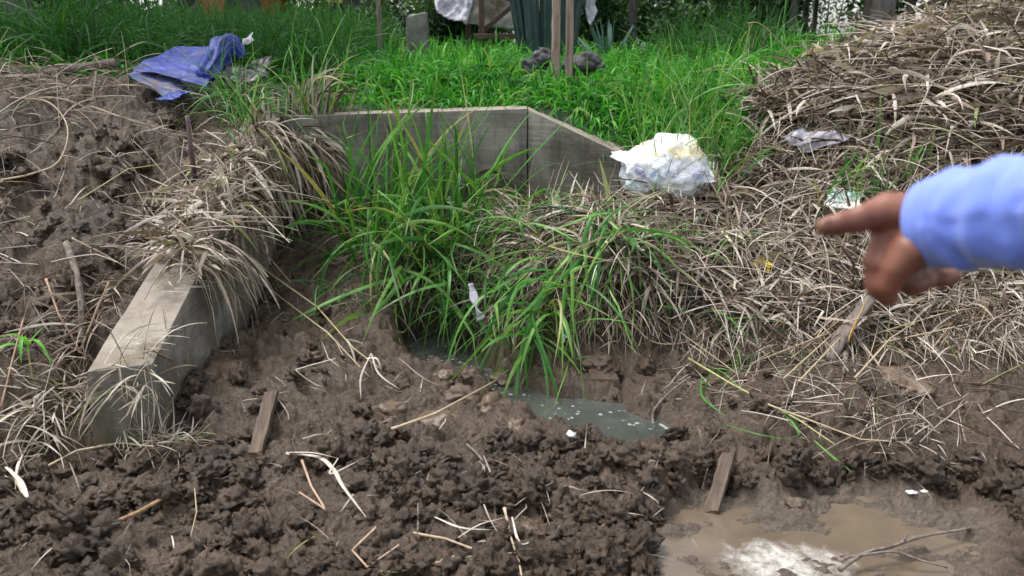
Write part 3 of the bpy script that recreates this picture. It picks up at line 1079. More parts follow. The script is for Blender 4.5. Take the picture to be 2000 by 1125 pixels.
def tufts(centres, per, Lr, wr, spread, lean, g, S=7, rndshift=None, G=None):
    n = len(centres) * per
    c = np.repeat(centres, per, 0)
    p0 = c + np.concatenate([rng.normal(0, spread, (n, 2)), np.zeros((n, 1))], 1)
    p0[:, 2] = samp(SURF0 if G is None else G, p0[:, 0], p0[:, 1]) - .01
    az = rng.uniform(0, 6.283, n); e = np.clip(rng.normal(lean[0], lean[1], n), .25, 1.55)
    d = np.stack([np.cos(az) * np.cos(e), np.sin(az) * np.cos(e), np.sin(e)], 1)
    sc = np.repeat(rng.uniform(.75, 1.2, len(centres)), per)
    L = rng.uniform(Lr[0], Lr[1], n) * sc * (np.clip((p0[:, 1] - 4.5) / 1.4, .62, 1) if Lr[1] < .33 else 1)
    pts = simulate(p0, d, L, S, rng.uniform(g[0], g[1], n) / L, off=-.02, curl=rng.normal(0, .8, n))
    w = rng.uniform(wr[0], wr[1], n)
    base = np.repeat(rng.random(len(centres)), per)
    r = np.clip(base * .6 + rng.random(n) * .45, 0, .94)
    r = np.where(rng.random(n) < .03, 1.0, r)
    return pts, w, r


def field(n, x0, x1, y0, y1, maskf):
    out = []
    tot = 0
    while tot < n:
        # even over the ground near by, sparser far away
        y = y0 * (y1 / y0) ** rng.random(n * 2); x = rng.uniform(x0, x1, n * 2)
        k = maskf(x, y); p = np.stack([x[k], y[k], np.zeros(k.sum())], 1)
        out.append(p); tot += len(p)
    return np.concatenate(out)[:n]


def upmask(x, y):
    m = samp(M_UP, np.clip(x, -8.9, 8.9), np.clip(y, .3, 13.8)) > .5
    hwl = np.where(x < SEAM, HW_Y + HW_T + .02, HW_Y + HW_T + .02 + (x - SEAM) / (RW[0] - SEAM) * (RW[1] - HW_Y))
    m &= y > np.where(x < RW[0] + .1, hwl, 0)
    m &= ~((x < XR - .1) & (y < 5.15))
    m &= ~((np.abs(x + 1.75) < .55) & (y > 5.0) & (y < 6.0))       # under the tarpaulin
    m &= ~((np.abs(x - .34) < .34) & (y > 5.6) & (y < 6.5))      # debris heap
    return m


# near part of the meadow
c1 = field(5200, -4.2, 2.6, 5.2, 8.2, upmask)
keepd = np.abs(c1[:, 0]) < c1[:, 1] * .72 + .4
c1 = c1[keepd]
pts, w_, r_ = tufts(c1, 10, (.12, .32), (.009, .023), .04, (1.15, .28), (2.0, 4.5), S=7)
c1b = field(420, .1, 1.45, 4.8, 5.5, upmask)
pb, wb, rb_ = tufts(c1b, 10, (.15, .325), (.010, .022), .04, (1.15, .28), (2.0, 4.5), S=7)
A = blades_mesh('g', np.concatenate([pts, pb]), np.concatenate([w_, wb]), .2, np.concatenate([r_, rb_]))
c2 = field(5200, -9, 8.5, 8.0, 13.6, upmask)
pts, w_, r_ = tufts(c2, 8, (.14, .34), (.014, .028), .09, (1.2, .25), (1.6, 3.6), S=5)
B = blades_mesh('g', pts, w_, .2, r_)
o = strands('meadow_grass', [A, B], 'grass')
tag(o, 'bright green knee-high grass covering the bank above the concrete wall', kind='stuff')

# taller growth, left and by the trees, with tree shade in its colour
tall_poly = lambda x, y: upmask(x, y) & (x < -1.15 - (y - 5.2) * .22 + .25 * np.sin(x * 3)) & (y > 5.25 + .2 * (x < -2.2)) & (np.abs(x) < y * .8 + .3)
c3 = field(1500, -7.5, -1.0, 5.3, 10.5, tall_poly)
pts, w_, r_ = tufts(c3, 12, (.3, .75), (.009, .018), .06, (1.25, .22), (1.3, 3.4), S=8)
C = blades_mesh('g', pts, w_, .2, r_)
tallr = lambda x, y: upmask(x, y) & (x > 1.5 + .15 * np.sin(y * 3)) & (x < .30 * y) & (y > 6.6)
c4 = field(260, 1.4, 3.0, 6.6, 9.5, tallr)
pts, w_, r_ = tufts(c4, 12, (.3, .62), (.007, .014), .06, (1.25, .22), (1.3, 3.4), S=8)
D = blades_mesh('g', pts, w_, .2, r_)
c5 = field(900, -4.2, -.9, 8.2, 10.0, lambda x, y: (x > y * -.42) & (x < -y * .14))
pts, w_, r_ = tufts(c5, 10, (.35, .62), (.010, .02), .06, (1.3, .2), (1.0, 3.0), S=7)
E = blades_mesh('g', pts, w_, .2, np.clip(r_ + .25, 0, .94))
o = strands('tall_grass', [C, D, E], 'grass_shaded')
tag(o, 'tall green grass with painted tree shade, standing behind the blue tarpaulin and by the trees', kind='stuff')


# ------------------------------------------------------------ straw
def straw(poly, n, Lr, wr, el=(-.1, .5), head=None, spread=1.0, h=(0, .05), g=(2, 8), S=9, kink=.5, twist=1.2, rsh=0.0, flatness=.9, fold=.2, G=None):
    p = poly_points(poly, n, 0.0)
    p[:, 2] += rng.uniform(h[0], h[1], n)
    d = dirs(n, el, head, spread)
    L = rng.uniform(Lr[0], Lr[1], n)
    pts = simulate(p, d, L, S, rng.uniform(g[0], g[1], n) * .6, off=rng.uniform(.002, .03, n) * (1 if h[1] > .02 else .4), curl=rng.normal(0, .45, n), kink=kink)
    w = wr[0] + (wr[1] - wr[0]) * rng.random(n) ** 1.8
    ang0 = rng.normal(0, flatness, n)
    r = np.clip(rng.random(n) + rsh, 0, .97)
    r = np.where(rng.random(n) < .025, 1.0, r)
    return blades_mesh('s', pts, w, fold, r, ang0, twist)


def stems(poly, n, Lr, rr, el=(-.1, .5), head=None, spread=1.0, h=(0, .05), g=(.3, 1.5), S=7, kink=.25):
    p = poly_points(poly, n, 0.0)
    p[:, 2] += rng.uniform(h[0], h[1], n)
    d = dirs(n, el, head, spread)
    L = rng.uniform(Lr[0], Lr[1], n)
    pts = simulate(p, d, L, S, rng.uniform(g[0], g[1], n), off=.006, curl=rng.normal(0, .5, n), kink=kink)
    return stalk_parts(pts, rng.uniform(rr[0], rr[1], n), 5)


UPPER = [(1475, 205), (1650, 110), (2100, -60), (2600, -300), (2700, 340), (1800, 350), (1660, 260), (1480, 260)]
LOWER = [(1480, 260), (1660, 250), (1800, 340), (2500, 340), (2500, 640), (1950, 595), (1700, 640), (1500, 640), (1350, 600), (1200, 550), (1010, 500), (900, 430), (1210, 395), (1330, 355)]
o = strands('dry_grass_heap', [
    straw(UPPER, 4400, (.15, .50), (.007, .032), (-.2, .7), None, 1, (-.02, .14), (1.5, 7)),
    straw(UPPER, 800, (.2, .5), (.022, .042), (-.2, .7), None, 1, (.02, .16), (1.5, 6), rsh=.08),
    stems(UPPER, 1300, (.25, .8), (.0025, .0055), (-.1, .45), None, 1, (0, .16), (.2, 1.2)),
    straw([(1460, 200), (1520, 160), (1660, 110), (2020, -60), (2050, 30), (1700, 140), (1500, 230)], 500, (.12, .38), (.006, .022), (.1, 1.1), None, 1, (0, .08), (2, 8)),
], 'straw')
tag(o, 'big mound of dry straw and dead grass leaves at upper right', kind='stuff')
o = strands('dry_straw_litter', [
    straw(LOWER, 4200, (.10, .36), (.005, .024), (-.3, .45), None, 1, (-.01, .07), (2, 9)),
    straw(LOWER, 1000, (.15, .42), (.004, .016), (-.2, .5), -2.2, .6, (0, .09), (2, 7), rsh=.15),
    straw(LOWER, 420, (.15, .36), (.016, .034), (-.3, .4), None, 1, (.0, .08), (2, 7), rsh=.05),
    stems(LOWER, 1500, (.15, .6), (.0018, .0042), (-.2, .3), None, 1, (0, .07), (.4, 2)),
    straw([(1000, 520), (1200, 560), (1350, 610), (1500, 650), (1700, 650), (1980, 600), (1980, 680), (1500, 690), (1250, 640), (1000, 590)], 750, (.12, .36), (.003, .009), (-.7, .2), -1.6, .6, (0, .06), (4, 10)),
    straw([(1330, 650), (1560, 640), (1950, 800), (1900, 900), (1560, 850), (1350, 740)], 330, (.06, .3), (.003, .008), (-.2, .3), None, 1, (0, .02), (3, 9)),
    stems([(1330, 650), (1560, 640), (1950, 700), (1950, 850), (1560, 860), (1350, 740)], 60, (.15, .5), (.0015, .0032), (-.1, .2), None, 1, (0, .03)),
    straw([(640, 430), (950, 410), (1100, 520), (1000, 640), (850, 640), (700, 580)], 420, (.12, .42), (.004, .016), (-.6, .8), -1.5, 1.2, (0, .08), (2, 8), rsh=-.1),
    straw([(1000, 440), (1300, 420), (1300, 540), (1050, 560)], 520, (.12, .42), (.005, .022), (-.3, .5), None, 1.2, (0, .09), (2, 7)),
    straw([(900, 560), (1250, 560), (1200, 640), (950, 650)], 260, (.12, .35), (.004, .012), (-1.2, .2), -1.6, .7, (0, .08), (5, 12), rsh=-.1),
    straw([(1700, 600), (2150, 560), (2150, 690), (1800, 680)], 500, (.08, .3), (.003, .009), (-.3, .3), None, 1, (0, .05), (3, 9)),
], 'straw')
tag(o, 'thin dry straw strewn over the right bank', kind='stuff')

WING1 = [(430, 285), (520, 265), (600, 275), (650, 330), (560, 350), (490, 400), (450, 520), (290, 525), (330, 400), (390, 330)]
o = strands('wing_wall_straw', [
    straw(WING1, 240, (.10, .30), (.006, .036), (-.5, .5), None, 1.3, (.0, .07), (4, 12), S=12, rsh=.12, kink=.9, twist=2),
    straw(WING1, 260, (.12, .34), (.006, .034), (-.3, .6), None, 1.2, (.0, .08), (2, 7), S=12, rsh=.05, kink=.9, twist=2),
    straw([(470, 265), (600, 275), (650, 330), (560, 330)], 120, (.25, .55), (.007, .030), (.0, .5), -.35, .6, (.02, .10), (4, 10), S=13, rsh=.1, kink=.5, twist=1.6),
    straw([(470, 300), (640, 330), (650, 400), (540, 400)], 130, (.2, .42), (.006, .026), (-.9, -.2), -.6, .7, (.02, .07), (5, 12), S=12, twist=1.6),
    straw([(330, 475), (450, 470), (430, 525), (310, 530)], 70, (.22, .5), (.005, .016), (-.1, .15), -.1, .35, (.0, .03), (7, 16), S=12, rsh=.05),
    straw([(200, 560), (270, 500), (290, 510), (170, 720), (130, 720)], 80, (.12, .34), (.004, .014), (-.3, .6), -1.9, .5, (.0, .05), (3, 8)),
    straw([(500, 265), (600, 275), (640, 310), (560, 335), (500, 310)], 200, (.25, .5), (.009, .034), (-1.3, -.3), -.3, .5, (.02, .08), (8, 16), S=13, rsh=.12, kink=.25, twist=1.2),
    straw([(440, 300), (520, 300), (500, 400), (440, 420)], 90, (.2, .42), (.008, .030), (-1.2, -.2), -.2, .6, (.02, .08), (8, 16), S=12, rsh=.1, kink=.4, twist=1.4),
    stems([(280, 420), (470, 300), (480, 470), (300, 530)], 130, (.15, .5), (.002, .0045), (-.2, .5), None, 1, (.0, .07)),
], 'straw')
tag(o, 'dry leaves draped over the top of the left wing wall', kind='stuff')
o = strands('wing_end_straw', [
    straw([(100, 765), (200, 725), (310, 735), (300, 770), (120, 800)], 105, (.10, .32), (.004, .013), (-.3, .5), -1.2, 1.2, (.0, .05), (4, 10), S=11, rsh=.3, kink=.9, twist=2),
    straw([(60, 780), (120, 765), (110, 900), (30, 910)], 70, (.12, .3), (.005, .016), (-.3, .5), -1.7, .8, (.0, .05), (4, 10), rsh=.18, kink=.9, twist=2),
    straw([(240, 840), (380, 850), (370, 885), (200, 890)], 150, (.06, .2), (.003, .010), (-.2, .5), -.3, 1.2, (.0, .03), (4, 10), rsh=.3, kink=.9),
    straw([(210, 655), (310, 655), (290, 690), (190, 690)], 26, (.08, .18), (.003, .008), (0, .1), 0, .3, (.0, .006), (3, 9), rsh=.25),
    straw([(300, 545), (390, 540), (370, 575), (280, 580)], 26, (.05, .15), (.002, .007), (0, .1), .2, .6, (.0, .006), (3, 9), rsh=.25),
], 'straw')
tag(o, 'bleached straw tangled over the lower end of the left wing wall', kind='stuff')
o = strands('scattered_straw', [
    straw([(-200, 180), (420, 200), (420, 320), (230, 540), (100, 740), (-200, 900)], 330, (.06, .3), (.003, .010), (-.2, .6), None, 1, (0, .03), (3, 9)),
    stems([(-200, 180), (420, 200), (420, 320), (230, 540), (100, 740), (-200, 900)], 90, (.15, .5), (.0015, .0038), (-.1, .5), None, 1, (0, .04)),
    straw([(-100, 900), (500, 860), (1300, 880), (1300, 1125), (-100, 1150)], 190, (.04, .2), (.002, .007), (-.2, .4), None, 1, (0, .01), (3, 9)),
    straw([(330, 700), (560, 540), (780, 700), (900, 850), (400, 860)], 90, (.04, .2), (.002, .006), (-.2, .3), None, 1, (0, .01), (3, 9)),
    straw([(1100, 680), (1400, 700), (1400, 830), (1250, 780)], 40, (.04, .16), (.002, .005), (-.2, .2), None, 1, (0, .01), (3, 9)),
    straw([(1350, 880), (1950, 860), (1950, 940), (1380, 950)], 60, (.04, .18), (.002, .006), (-.2, .3), None, 1, (0, .01), (3, 9)),
    straw([(-60, 120), (240, 120), (400, 190), (100, 210), (-60, 200)], 160, (.12, .4), (.004, .014), (-.1, .9), None, 1, (0, .10), (3, 9)),
    stems([(-60, 120), (240, 120), (420, 190), (100, 210), (-60, 200)], 40, (.3, .7), (.002, .004), (0, .7), None, 1, (0, .05)),
    straw([(380, 170), (520, 180), (500, 235), (420, 250)], 90, (.12, .4), (.004, .012), (-.1, 1.1), None, 1, (0, .08), (3, 9), rsh=.1),
], 'straw')
tag(o, 'loose dry straw scattered over the bare soil', kind='stuff')


# ------------------------------------------------------------ green grass clumps
def clump(name, label, poly, n, Lr, wr, el, g, head=None, spread=1.0, h=(0, .02), m='reedleaf', S=12, group=None, G=None, rsh=0.0, cat='grass clump', curl=.9, kink=.35):
    p = poly_points(poly, n, 0.0)
    p[:, 2] += rng.uniform(h[0], h[1], n) - .01
    d = dirs(n, el, head, spread)
    L = rng.uniform(Lr[0], Lr[1], n)
    pts = simulate(p, d, L, S, (g[0] * .4 + (g[1] - g[0] * .4) * rng.random(n) ** 1.3) / L, off=-.01, curl=rng.normal(0, curl, n), kink=kink)
    w = wr[0] + (wr[1] - wr[0]) * rng.random(n) ** 1.6
    r = np.clip(rng.random(n) ** 1.1 * .9 + rsh, 0, .93); r = np.where(rng.random(n) < .06, 1.0, r)
    o = strands(name, [blades_mesh('c', pts, w, .18, r, rng.uniform(-.9, .9, n), .8, base=.45)], m)
    return tag(o, label, cat, group)


clump('grass_clump', 'large clump of long green leaves growing in front of the concrete wall above the pool', [(640, 430), (930, 410), (1000, 470), (830, 560), (670, 530)],
      150, (.45, 1.05), (.010, .034), (.7, 1.55), (1.0, 3.4), -1.3, 1.4, rsh=.05, S=14, kink=.6)
clump('grass_clump', 'long green leaves arching down into the grey pool', [(660, 470), (900, 460), (930, 580), (760, 600)],
      85, (.5, .95), (.012, .034), (.4, 1.4), (1.4, 3.8), -1.4, .6, S=14, kink=.5, rsh=.08)
clump('grass_clump', 'short bright leaves trailing into the lower channel from the cut bank', [(1000, 620), (1090, 600), (1100, 680), (1010, 690)],
      40, (.32, .6), (.012, .030), (.0, 1.0), (1.6, 4.0), -1.6, .7, h=(.0, .08), S=13, rsh=.3)
clump('grass_clump', 'loose green leaves drooping to the mud between the two grass clumps', [(860, 560), (1000, 540), (1010, 640), (880, 650)],
      46, (.3, .7), (.008, .026), (-.2, 1.2), (1.4, 4.6), -1.5, .9, S=13, rsh=.08, kink=.6)
clump('grass_clump', 'green grass leaves reaching up across the face of the headwall', [(660, 440), (930, 430), (1030, 450), (760, 500)],
      60, (.5, .95), (.012, .032), (1.1, 1.55), (.6, 2.4), None, 1.2, S=14, rsh=.12, kink=.6)
clump('grass_clump', 'bright green leaves hanging over the mud to the middle of the channel', [(990, 600), (1090, 500), (1230, 440), (1250, 500), (1120, 620), (1060, 650)],
      58, (.4, .85), (.012, .034), (-.2, .7), (1.0, 4.0), -1.95, .55, h=(.05, .20), S=15, rsh=.25, kink=.3)
clump('grass_clump', 'green leaves hanging from the straw just right of the middle', [(1130, 450), (1260, 430), (1270, 510), (1150, 530)],
      40, (.3, .6), (.010, .026), (.1, .9), (2.0, 5.0), -1.3, .9, h=(.02, .10), S=13, rsh=.1, kink=.5)
clump('grass_clump', 'tangle of green leaves lying across the straw left of the rotten husk', [(860, 440), (1010, 430), (1050, 520), (930, 580)],
      70, (.25, .6), (.008, .026), (-.1, .8), (1.5, 4.5), -1.2, 1.2, h=(.02, .10), S=13, rsh=.1, kink=.6)
clump('grass_clump', 'loose green grass mixed with straw along the foot of the headwall', [(900, 400), (1200, 395), (1250, 440), (950, 470)],
      150, (.2, .5), (.004, .010), (.3, 1.2), (1.5, 4.0), None, 1.0, S=10, rsh=.1)
clump('grass_clump', 'tall grass standing above the left end of the concrete headwall', [(540, 235), (630, 235), (640, 250), (540, 262)],
      34, (.35, .75), (.008, .017), (.9, 1.5), (1.0, 3.2), None, 1.0, S=12, rsh=.12)
clump('grass_clump', 'fresh grass tuft between the blue tarpaulin and the concrete wall', [(430, 190), (520, 200), (500, 270), (430, 260)],
      110, (.25, .55), (.006, .013), (.8, 1.5), (1.4, 3.6), None, 1.0, S=10, rsh=.15)
clump('grass_clump', 'thin tall grass stems rising in front of and beside the white sack', [(1270, 320), (1400, 300), (1420, 390), (1230, 400)],
      110, (.3, .7), (.005, .014), (1.1, 1.5), (.7, 2.2), None, 1.0, S=12, rsh=.2)
clump('grass_clump', 'tall loose grass at the meadow edge above the white sack', [(1200, 255), (1410, 190), (1440, 260), (1260, 290)],
      80, (.3, .68), (.006, .018), (1.1, 1.55), (.7, 2.4), None, 1.0, S=12, rsh=.2)
clump('grass_clump', 'broad upright green leaves between the white sack and the straw mound', [(1390, 320), (1450, 300), (1460, 370), (1400, 380)],
      26, (.25, .5), (.010, .018), (1.15, 1.5), (.6, 1.8), None, 1.0, S=10, rsh=.15)
clump('grass_clump', 'green shoots standing up from the straw behind the pointing finger', [(1590, 400), (1720, 370), (1740, 420), (1600, 450)],
      42, (.2, .46), (.006, .014), (1.0, 1.5), (.6, 2.0), None, 1.0, S=10, rsh=.15)
clump('grass_clump', 'few green shoots in the straw above the blue sleeve', [(1740, 360), (1830, 320), (1850, 350), (1760, 390)],
      14, (.2, .42), (.008, .014), (1.0, 1.45), (.5, 1.8), None, 1.0, S=10, rsh=.15)
clump('grass_clump', 'trampled green leaves lying on the mud left of the split stump', [(1340, 610), (1420, 600), (1500, 700), (1380, 740)],
      46, (.18, .4), (.005, .012), (-.1, .5), (2.0, 4.0), -.6, .9, S=10, rsh=.15, h=(.01, .05))
clump('grass_clump', 'small green leaves sprouting at the top of the mud slope', [(640, 540), (700, 560), (690, 600), (640, 580)],
      22, (.15, .34), (.006, .013), (-.1, .8), (2.5, 4.5), -1.8, .8, S=10)
clump('grass_clump', 'thin green wisps around the right slope of the headwall', [(1220, 300), (1300, 290), (1300, 330), (1225, 340)],
      40, (.15, .4), (.004, .009), (.8, 1.5), (.7, 2.4), None, 1.0, S=9, rsh=.2)


clump('grass_clump', 'scattered green shoots on the straw bank below the white sack', [(1180, 420), (1420, 400), (1480, 500), (1250, 520)],
      60, (.12, .4), (.005, .015), (.3, 1.4), (1.0, 3.5), None, 1.0, S=10, rsh=.15)


# a flowering stem: arching stalk with drooping leaves
def reed(label, pts, r=.004, rnd=.5, leaves=(), m='stalk', group=None, name='reed_stalk', cat='stalk', nodes=5, seg=True, lm='straw'):
    pp = [p if isinstance(p, Vector) else H1(p[0], p[1], p[2] + .014) for p in pts]
    me, loc = stick_mesh(name, pp, r * .85, r * .55, sides=8, k=5, nodes=nodes, rough=.12, seg_lin=seg, rnd=rnd)
    o = link(name, me, m); o.location = loc
    tag(o, label, cat, group)
    if leaves:
        n = len(leaves)
        p0 = []; d0 = []; L = []
        for (u, dx, dy, dz, l) in leaves:
            f = u * (len(pp) - 1); i = min(int(f), len(pp) - 2)
            p0.append(tuple(pp[i].lerp(pp[i + 1], f - i))); d0.append((dx, dy, dz)); L.append(l)
        L = np.array(L)
        ps = simulate(np.array(p0), np.array(d0), L, 10, 2.5 / L, off=.003)
        for j in range(n):
            lo = strands('leaf', [blades_mesh('l', ps[j:j + 1], rng.uniform(.008, .016, 1), .2, rng.uniform(.3, .9, 1))], lm, parent=o, loc=(0, 0, 0))
            lo.data.transform(Matrix.Translation(-loc))
    return o


RS = 'reed stalks lying on the soil'
reed('long yellow reed stalk sloping from the wing wall down to the mud', [(400, 512, .03), (500, 515, .10), (620, 600, .10), (690, 680, .05), (745, 722, .02)], .0065, .95, [(.7, .3, -.5, .2, .2), (.9, .2, -.6, .1, .16)], group=RS)
reed('brown reed stalk lying just below the long yellow one', [(430, 520, .02), (520, 560, .07), (640, 650, .07), (720, 735, .02)], .0055, .6, group=RS)
reed('pink jointed reed stalk standing against the wing wall straw', [(482, 420, .06), (512, 487, .10), (568, 552, .06)], .006, .9, [(.3, .2, -.3, .5, .2)], group=RS)
reed('pale jointed stalk propped over the muddy lumps in the middle', [(765, 838, .02), (850, 808, .05), (975, 740, .06)], .0065, .7, [(.35, 0, -.6, -.4, .09)], group=RS)
reed('dry reed lying across the top of the wing wall near its lower end', [(205, 688, .01), (300, 686, .012), (338, 703, .02)], .0055, .9, group=RS)
reed('bleached reed lying along the foot of the wing wall end', [(75, 920, .01), (150, 880, .02), (235, 865, .02), (300, 872, .02)], .006, .75, group=RS)
reed('bent pale stem curving over the dark left bank', [(0, 352, .02), (60, 340, .05), (115, 315, .05), (132, 250, .05), (95, 200, .05), (20, 190, .03)], .006, .8, group=RS, seg=False)
reed('thin pale stem crossing the upper left soil', [(150, 215, .03), (180, 208, .05), (270, 240, .05), (360, 260, .03)], .004, .7, group=RS)
reed('yellow green stem leaning across the top of the left slope', [(155, 390, .05), (250, 330, .08), (320, 320, .06)], .004, 1, group=RS)
reed('thin stem leaning from the grey branch to the wing wall straw', [(140, 465, .12), (200, 495, .10), (260, 530, .06)], .0045, .6, [(.3, .2, -.4, 0, .1)], group=RS)
reed('pink stem standing at the far left edge', [(2, 795, .01), (25, 700, .06), (45, 625, .12)], .005, .9, group=RS)
reed('pinkish stem leaning beside the grey branch', [(90, 545, .08), (115, 615, .08), (160, 690, .02)], .0055, .9, group=RS)
reed('green and pink jointed stem standing beside the grey branch', [(155, 690, .01), (185, 615, .10), (213, 550, .16)], .006, .92, [(.2, .3, -.2, .7, .16), (.5, .4, .1, .6, .18)], group=RS)
reed('bent bleached stem on the clods below the wing wall', [(20, 915, .02), (45, 965, .03), (58, 1010, .01)], .007, .8, group=RS, nodes=0)
reed('long green tinged stem sprawling from the split stump towards lower right', [(1345, 700, .03), (1420, 745, .04), (1560, 820, .04), (1630, 868, .02)], .0055, 1, [(.2, -.3, -.6, .1, .2), (.6, .2, -.6, 0, .18)], group=RS, lm='reedleaf')
reed('pale stem crossing the sprawling stem on the right mud', [(1500, 790, .03), (1580, 820, .03), (1680, 858, .02), (1780, 865, .02)], .0045, .6, group=RS)
reed('pale root like stem curving out of the cut bank', [(1190, 545, .04), (1215, 600, .06), (1270, 665, .05), (1340, 668, .04), (1385, 640, .05)], .0045, .85, group=RS, seg=False)
reed('dry stem running down the cut bank on the right of the channel', [(1200, 540, .05), (1260, 600, .05), (1330, 650, .04), (1440, 730, .02)], .004, .6, group=RS)
reed('greenish stem lying across straw under the pointing hand', [(1540, 540, .06), (1610, 545, .07), (1700, 515, .07)], .0045, 1, group=RS)
reed('pink stem leaning in the straw left of the fingertip', [(1480, 440, .04), (1545, 405, .08), (1640, 360, .09)], .0045, .92, group=RS)
reed('long arching straw stem rising from the edge of the mound', [H1(1640, 195, .03), Vector(P(1560, 120, 5.55)), Vector(P(1490, 50, 5.5)), Vector(P(1460, 45, 5.48))], .005, .95, [(.6, -.5, 0, -.4, .25), (.75, -.4, -.1, -.8, .3), (.9, -.4, .1, -.8, .26), (.97, .1, -.2, -.9, .2)], name='reed_stalk', group=RS, seg=False)
reed('long brown stem lying down the face of the straw mound', [(1530, 118, .03), (1570, 150, .08), (1640, 195, .08), (1720, 290, .05)], .0045, .4, group=RS)
reed('broken reed with dull green base on the lowest clods', [(745, 1119, .012), (820, 1108, .015), (893, 1085, .03)], .006, 1, group=RS)
reed('bent pale reed zigzagging on the clods at bottom middle', [(735, 1030, .03), (688, 1075, .03), (718, 1108, .02), (750, 1085, .03), (780, 1064, .03)], .005, .85, group=RS)
reed('long pale reed lying across the bottom clods', [(800, 1040, .02), (870, 1052, .03), (945, 1080, .02)], .0055, .8, group=RS)
reed('pale reed leaning down to the bottom edge of the clods', [(985, 992, .03), (998, 1050, .03), (1012, 1090, .03), (1020, 1130, .01)], .0055, .7, [(.3, -.5, -.3, .1, .14)], group=RS)
reed('muddy reed lying nearly flat along the bottom edge', [(850, 1100, .02), (930, 1085, .02), (1040, 1078, .02)], .005, .3, group=RS)
reed('thin root hanging down the loose clods', [(380, 950, .03), (384, 1000, .03), (372, 1050, .02)], .003, .5, group=RS, nodes=0)
reed('brown grass stalk with a seed head against the headwall', [Vector(P(1022, 455, 4.72)), Vector(P(1030, 380, 4.75)), Vector(P(1038, 330, 4.78)), Vector(P(1048, 288, 4.8))], .0045, .1, name='seed_stalk', nodes=3)
reed('V shaped pale reed stuck in the clods', [(590, 900, .02), (608, 950, .03), (636, 995, .03), (585, 962, .03)], .0055, .85, group=RS)
for i, (a, b) in enumerate([((1590, 655), (1655, 600)), ((1545, 700), (1660, 610)), ((1530, 740), (1640, 640)), ((1560, 745), (1650, 650)), ((1480, 705), (1620, 650))]):
    reed(['short', 'long', 'lowest', 'thin', 'leftmost'][i] + ' straw stem fanning out beside the split stump', [(a[0], a[1], .02), ((a[0] + b[0]) / 2, (a[1] + b[1]) / 2, .05), (b[0], b[1], .05)], .0045, .5 + i * .08, group='straw stems fanning out by the stump')
for i, (a, b, c) in enumerate([((1670, 738), (1740, 660), (1790, 628)), ((1700, 655), (1850, 610), (1990, 588)), ((1720, 670), (1860, 640), (1990, 612)), ((1822, 680), (1860, 630), (1930, 618))]):
    reed(['straight stem leaning against the dark soil right of the stump', 'long dry stem lying along the top of the right soil bank', 'second dry stem lying just under the long one on the right bank', 'bent pale stem dangling over the right soil bank'][i],
         [(a[0], a[1], .02), (b[0], b[1], .05), (c[0], c[1], .04)], .0048, .65 + i * .06, group='dry stems on the right bank')


def leaf_thing(label, specs, m='straw', name='dead_leaf', cat='leaf', group=None):
    """broad withered leaves laid through picture points"""
    parts = []
    for pts, w_, rn in specs:
        pp = [p if isinstance(p, Vector) else H1(p[0], p[1], p[2] + .014) for p in pts]
        c = np.array([tuple(v) for v in catmull(pp, 5)])[None]
        n = c.shape[1]
        ang = np.full((1, n), random.uniform(-.5, .5)) + np.linspace(0, random.uniform(-1, 1), n)[None]
        V, q = ribbons(c, leaf_width(np.array([w_]), n, .5), ang, .22)
        parts.append((V, q, np.full(n * 3, rn), np.repeat(np.linspace(0, 1, n), 3)))
    o = strands(name, parts, m)
    return tag(o, label, cat, group)


leaf_thing('withered pale grass leaves forming a fork on the clods at left centre', [([(560, 886, .02), (620, 892, .05), (650, 915, .05), (670, 950, .04), (715, 1010, .02)], .018, .85), ([(560, 884, .02), (610, 885, .06), (660, 895, .04)], .02, .9), ([(660, 895, .05), (645, 925, .04), (700, 900, .03)], .010, .8), ([(690, 965, .04), (665, 1000, .03)], .006, .8)])
leaf_thing('broad bleached leaf curling at the lower left', [([(12, 912, .05), (40, 940, .05), (52, 975, .03), (58, 1012, .01)], .022, .95)])
leaf_thing('thin curled pale leaf lying on the slope by the long reed', [([(655, 700, .02), (590, 718, .05), (580, 725, .05), (615, 750, .02), (630, 755, .01)], .008, .85)])
leaf_thing('tuft of dry leaves at the end of the long yellow reed', [([(725, 690, .03), (705, 735, .05), (705, 780, .03)], .010, .75), ([(725, 690, .03), (740, 730, .04), (780, 760, .02)], .010, .85), ([(715, 700, .03), (735, 700, .07), (745, 720, .05)], .012, .92), ([(780, 700, .03), (830, 740, .03), (880, 760, .02)], .009, .7)])
leaf_thing('greyish withered leaf pair on the clods in the middle', [([(935, 900, .03), (945, 915, .03), (932, 950, .02)], .012, .6), ([(945, 890, .03), (955, 915, .03), (962, 935, .02)], .010, .8)])
leaf_thing('pale twisted leaves among the reeds at bottom middle', [([(850, 1010, .03), (900, 1030, .05), (960, 1035, .03)], .012, .9), ([(945, 985, .04), (960, 1020, .04), (985, 1060, .03)], .010, .85), ([(880, 1060, .03), (935, 1025, .04), (990, 1010, .03)], .008, .8), ([(1000, 1010, .05), (1015, 1060, .04), (1045, 1055, .02)], .010, .95)])
leaf_thing('flat pale leaf lying on the ridge of soil', [([(590, 857, .02), (630, 848, .03), (675, 856, .01)], .014, .7)])
leaf_thing('yellow dry leaf blade in the straw right of the middle', [([(1480, 480, .06), (1500, 470, .07), (1535, 460, .06)], .014, 1)], name='dead_leaf')
leaf_thing('dull brown curled leaf on the muddy right slope', [([(1295, 705, .02), (1310, 720, .04), (1325, 735, .02)], .02, .05)])
leaf_thing('green leaf blade lying across the soil right of the flat board', [([(1590, 860, .03), (1630, 895, .02), (1668, 925, .015)], .010, .8)], m='reedleaf', name='grass_leaf')
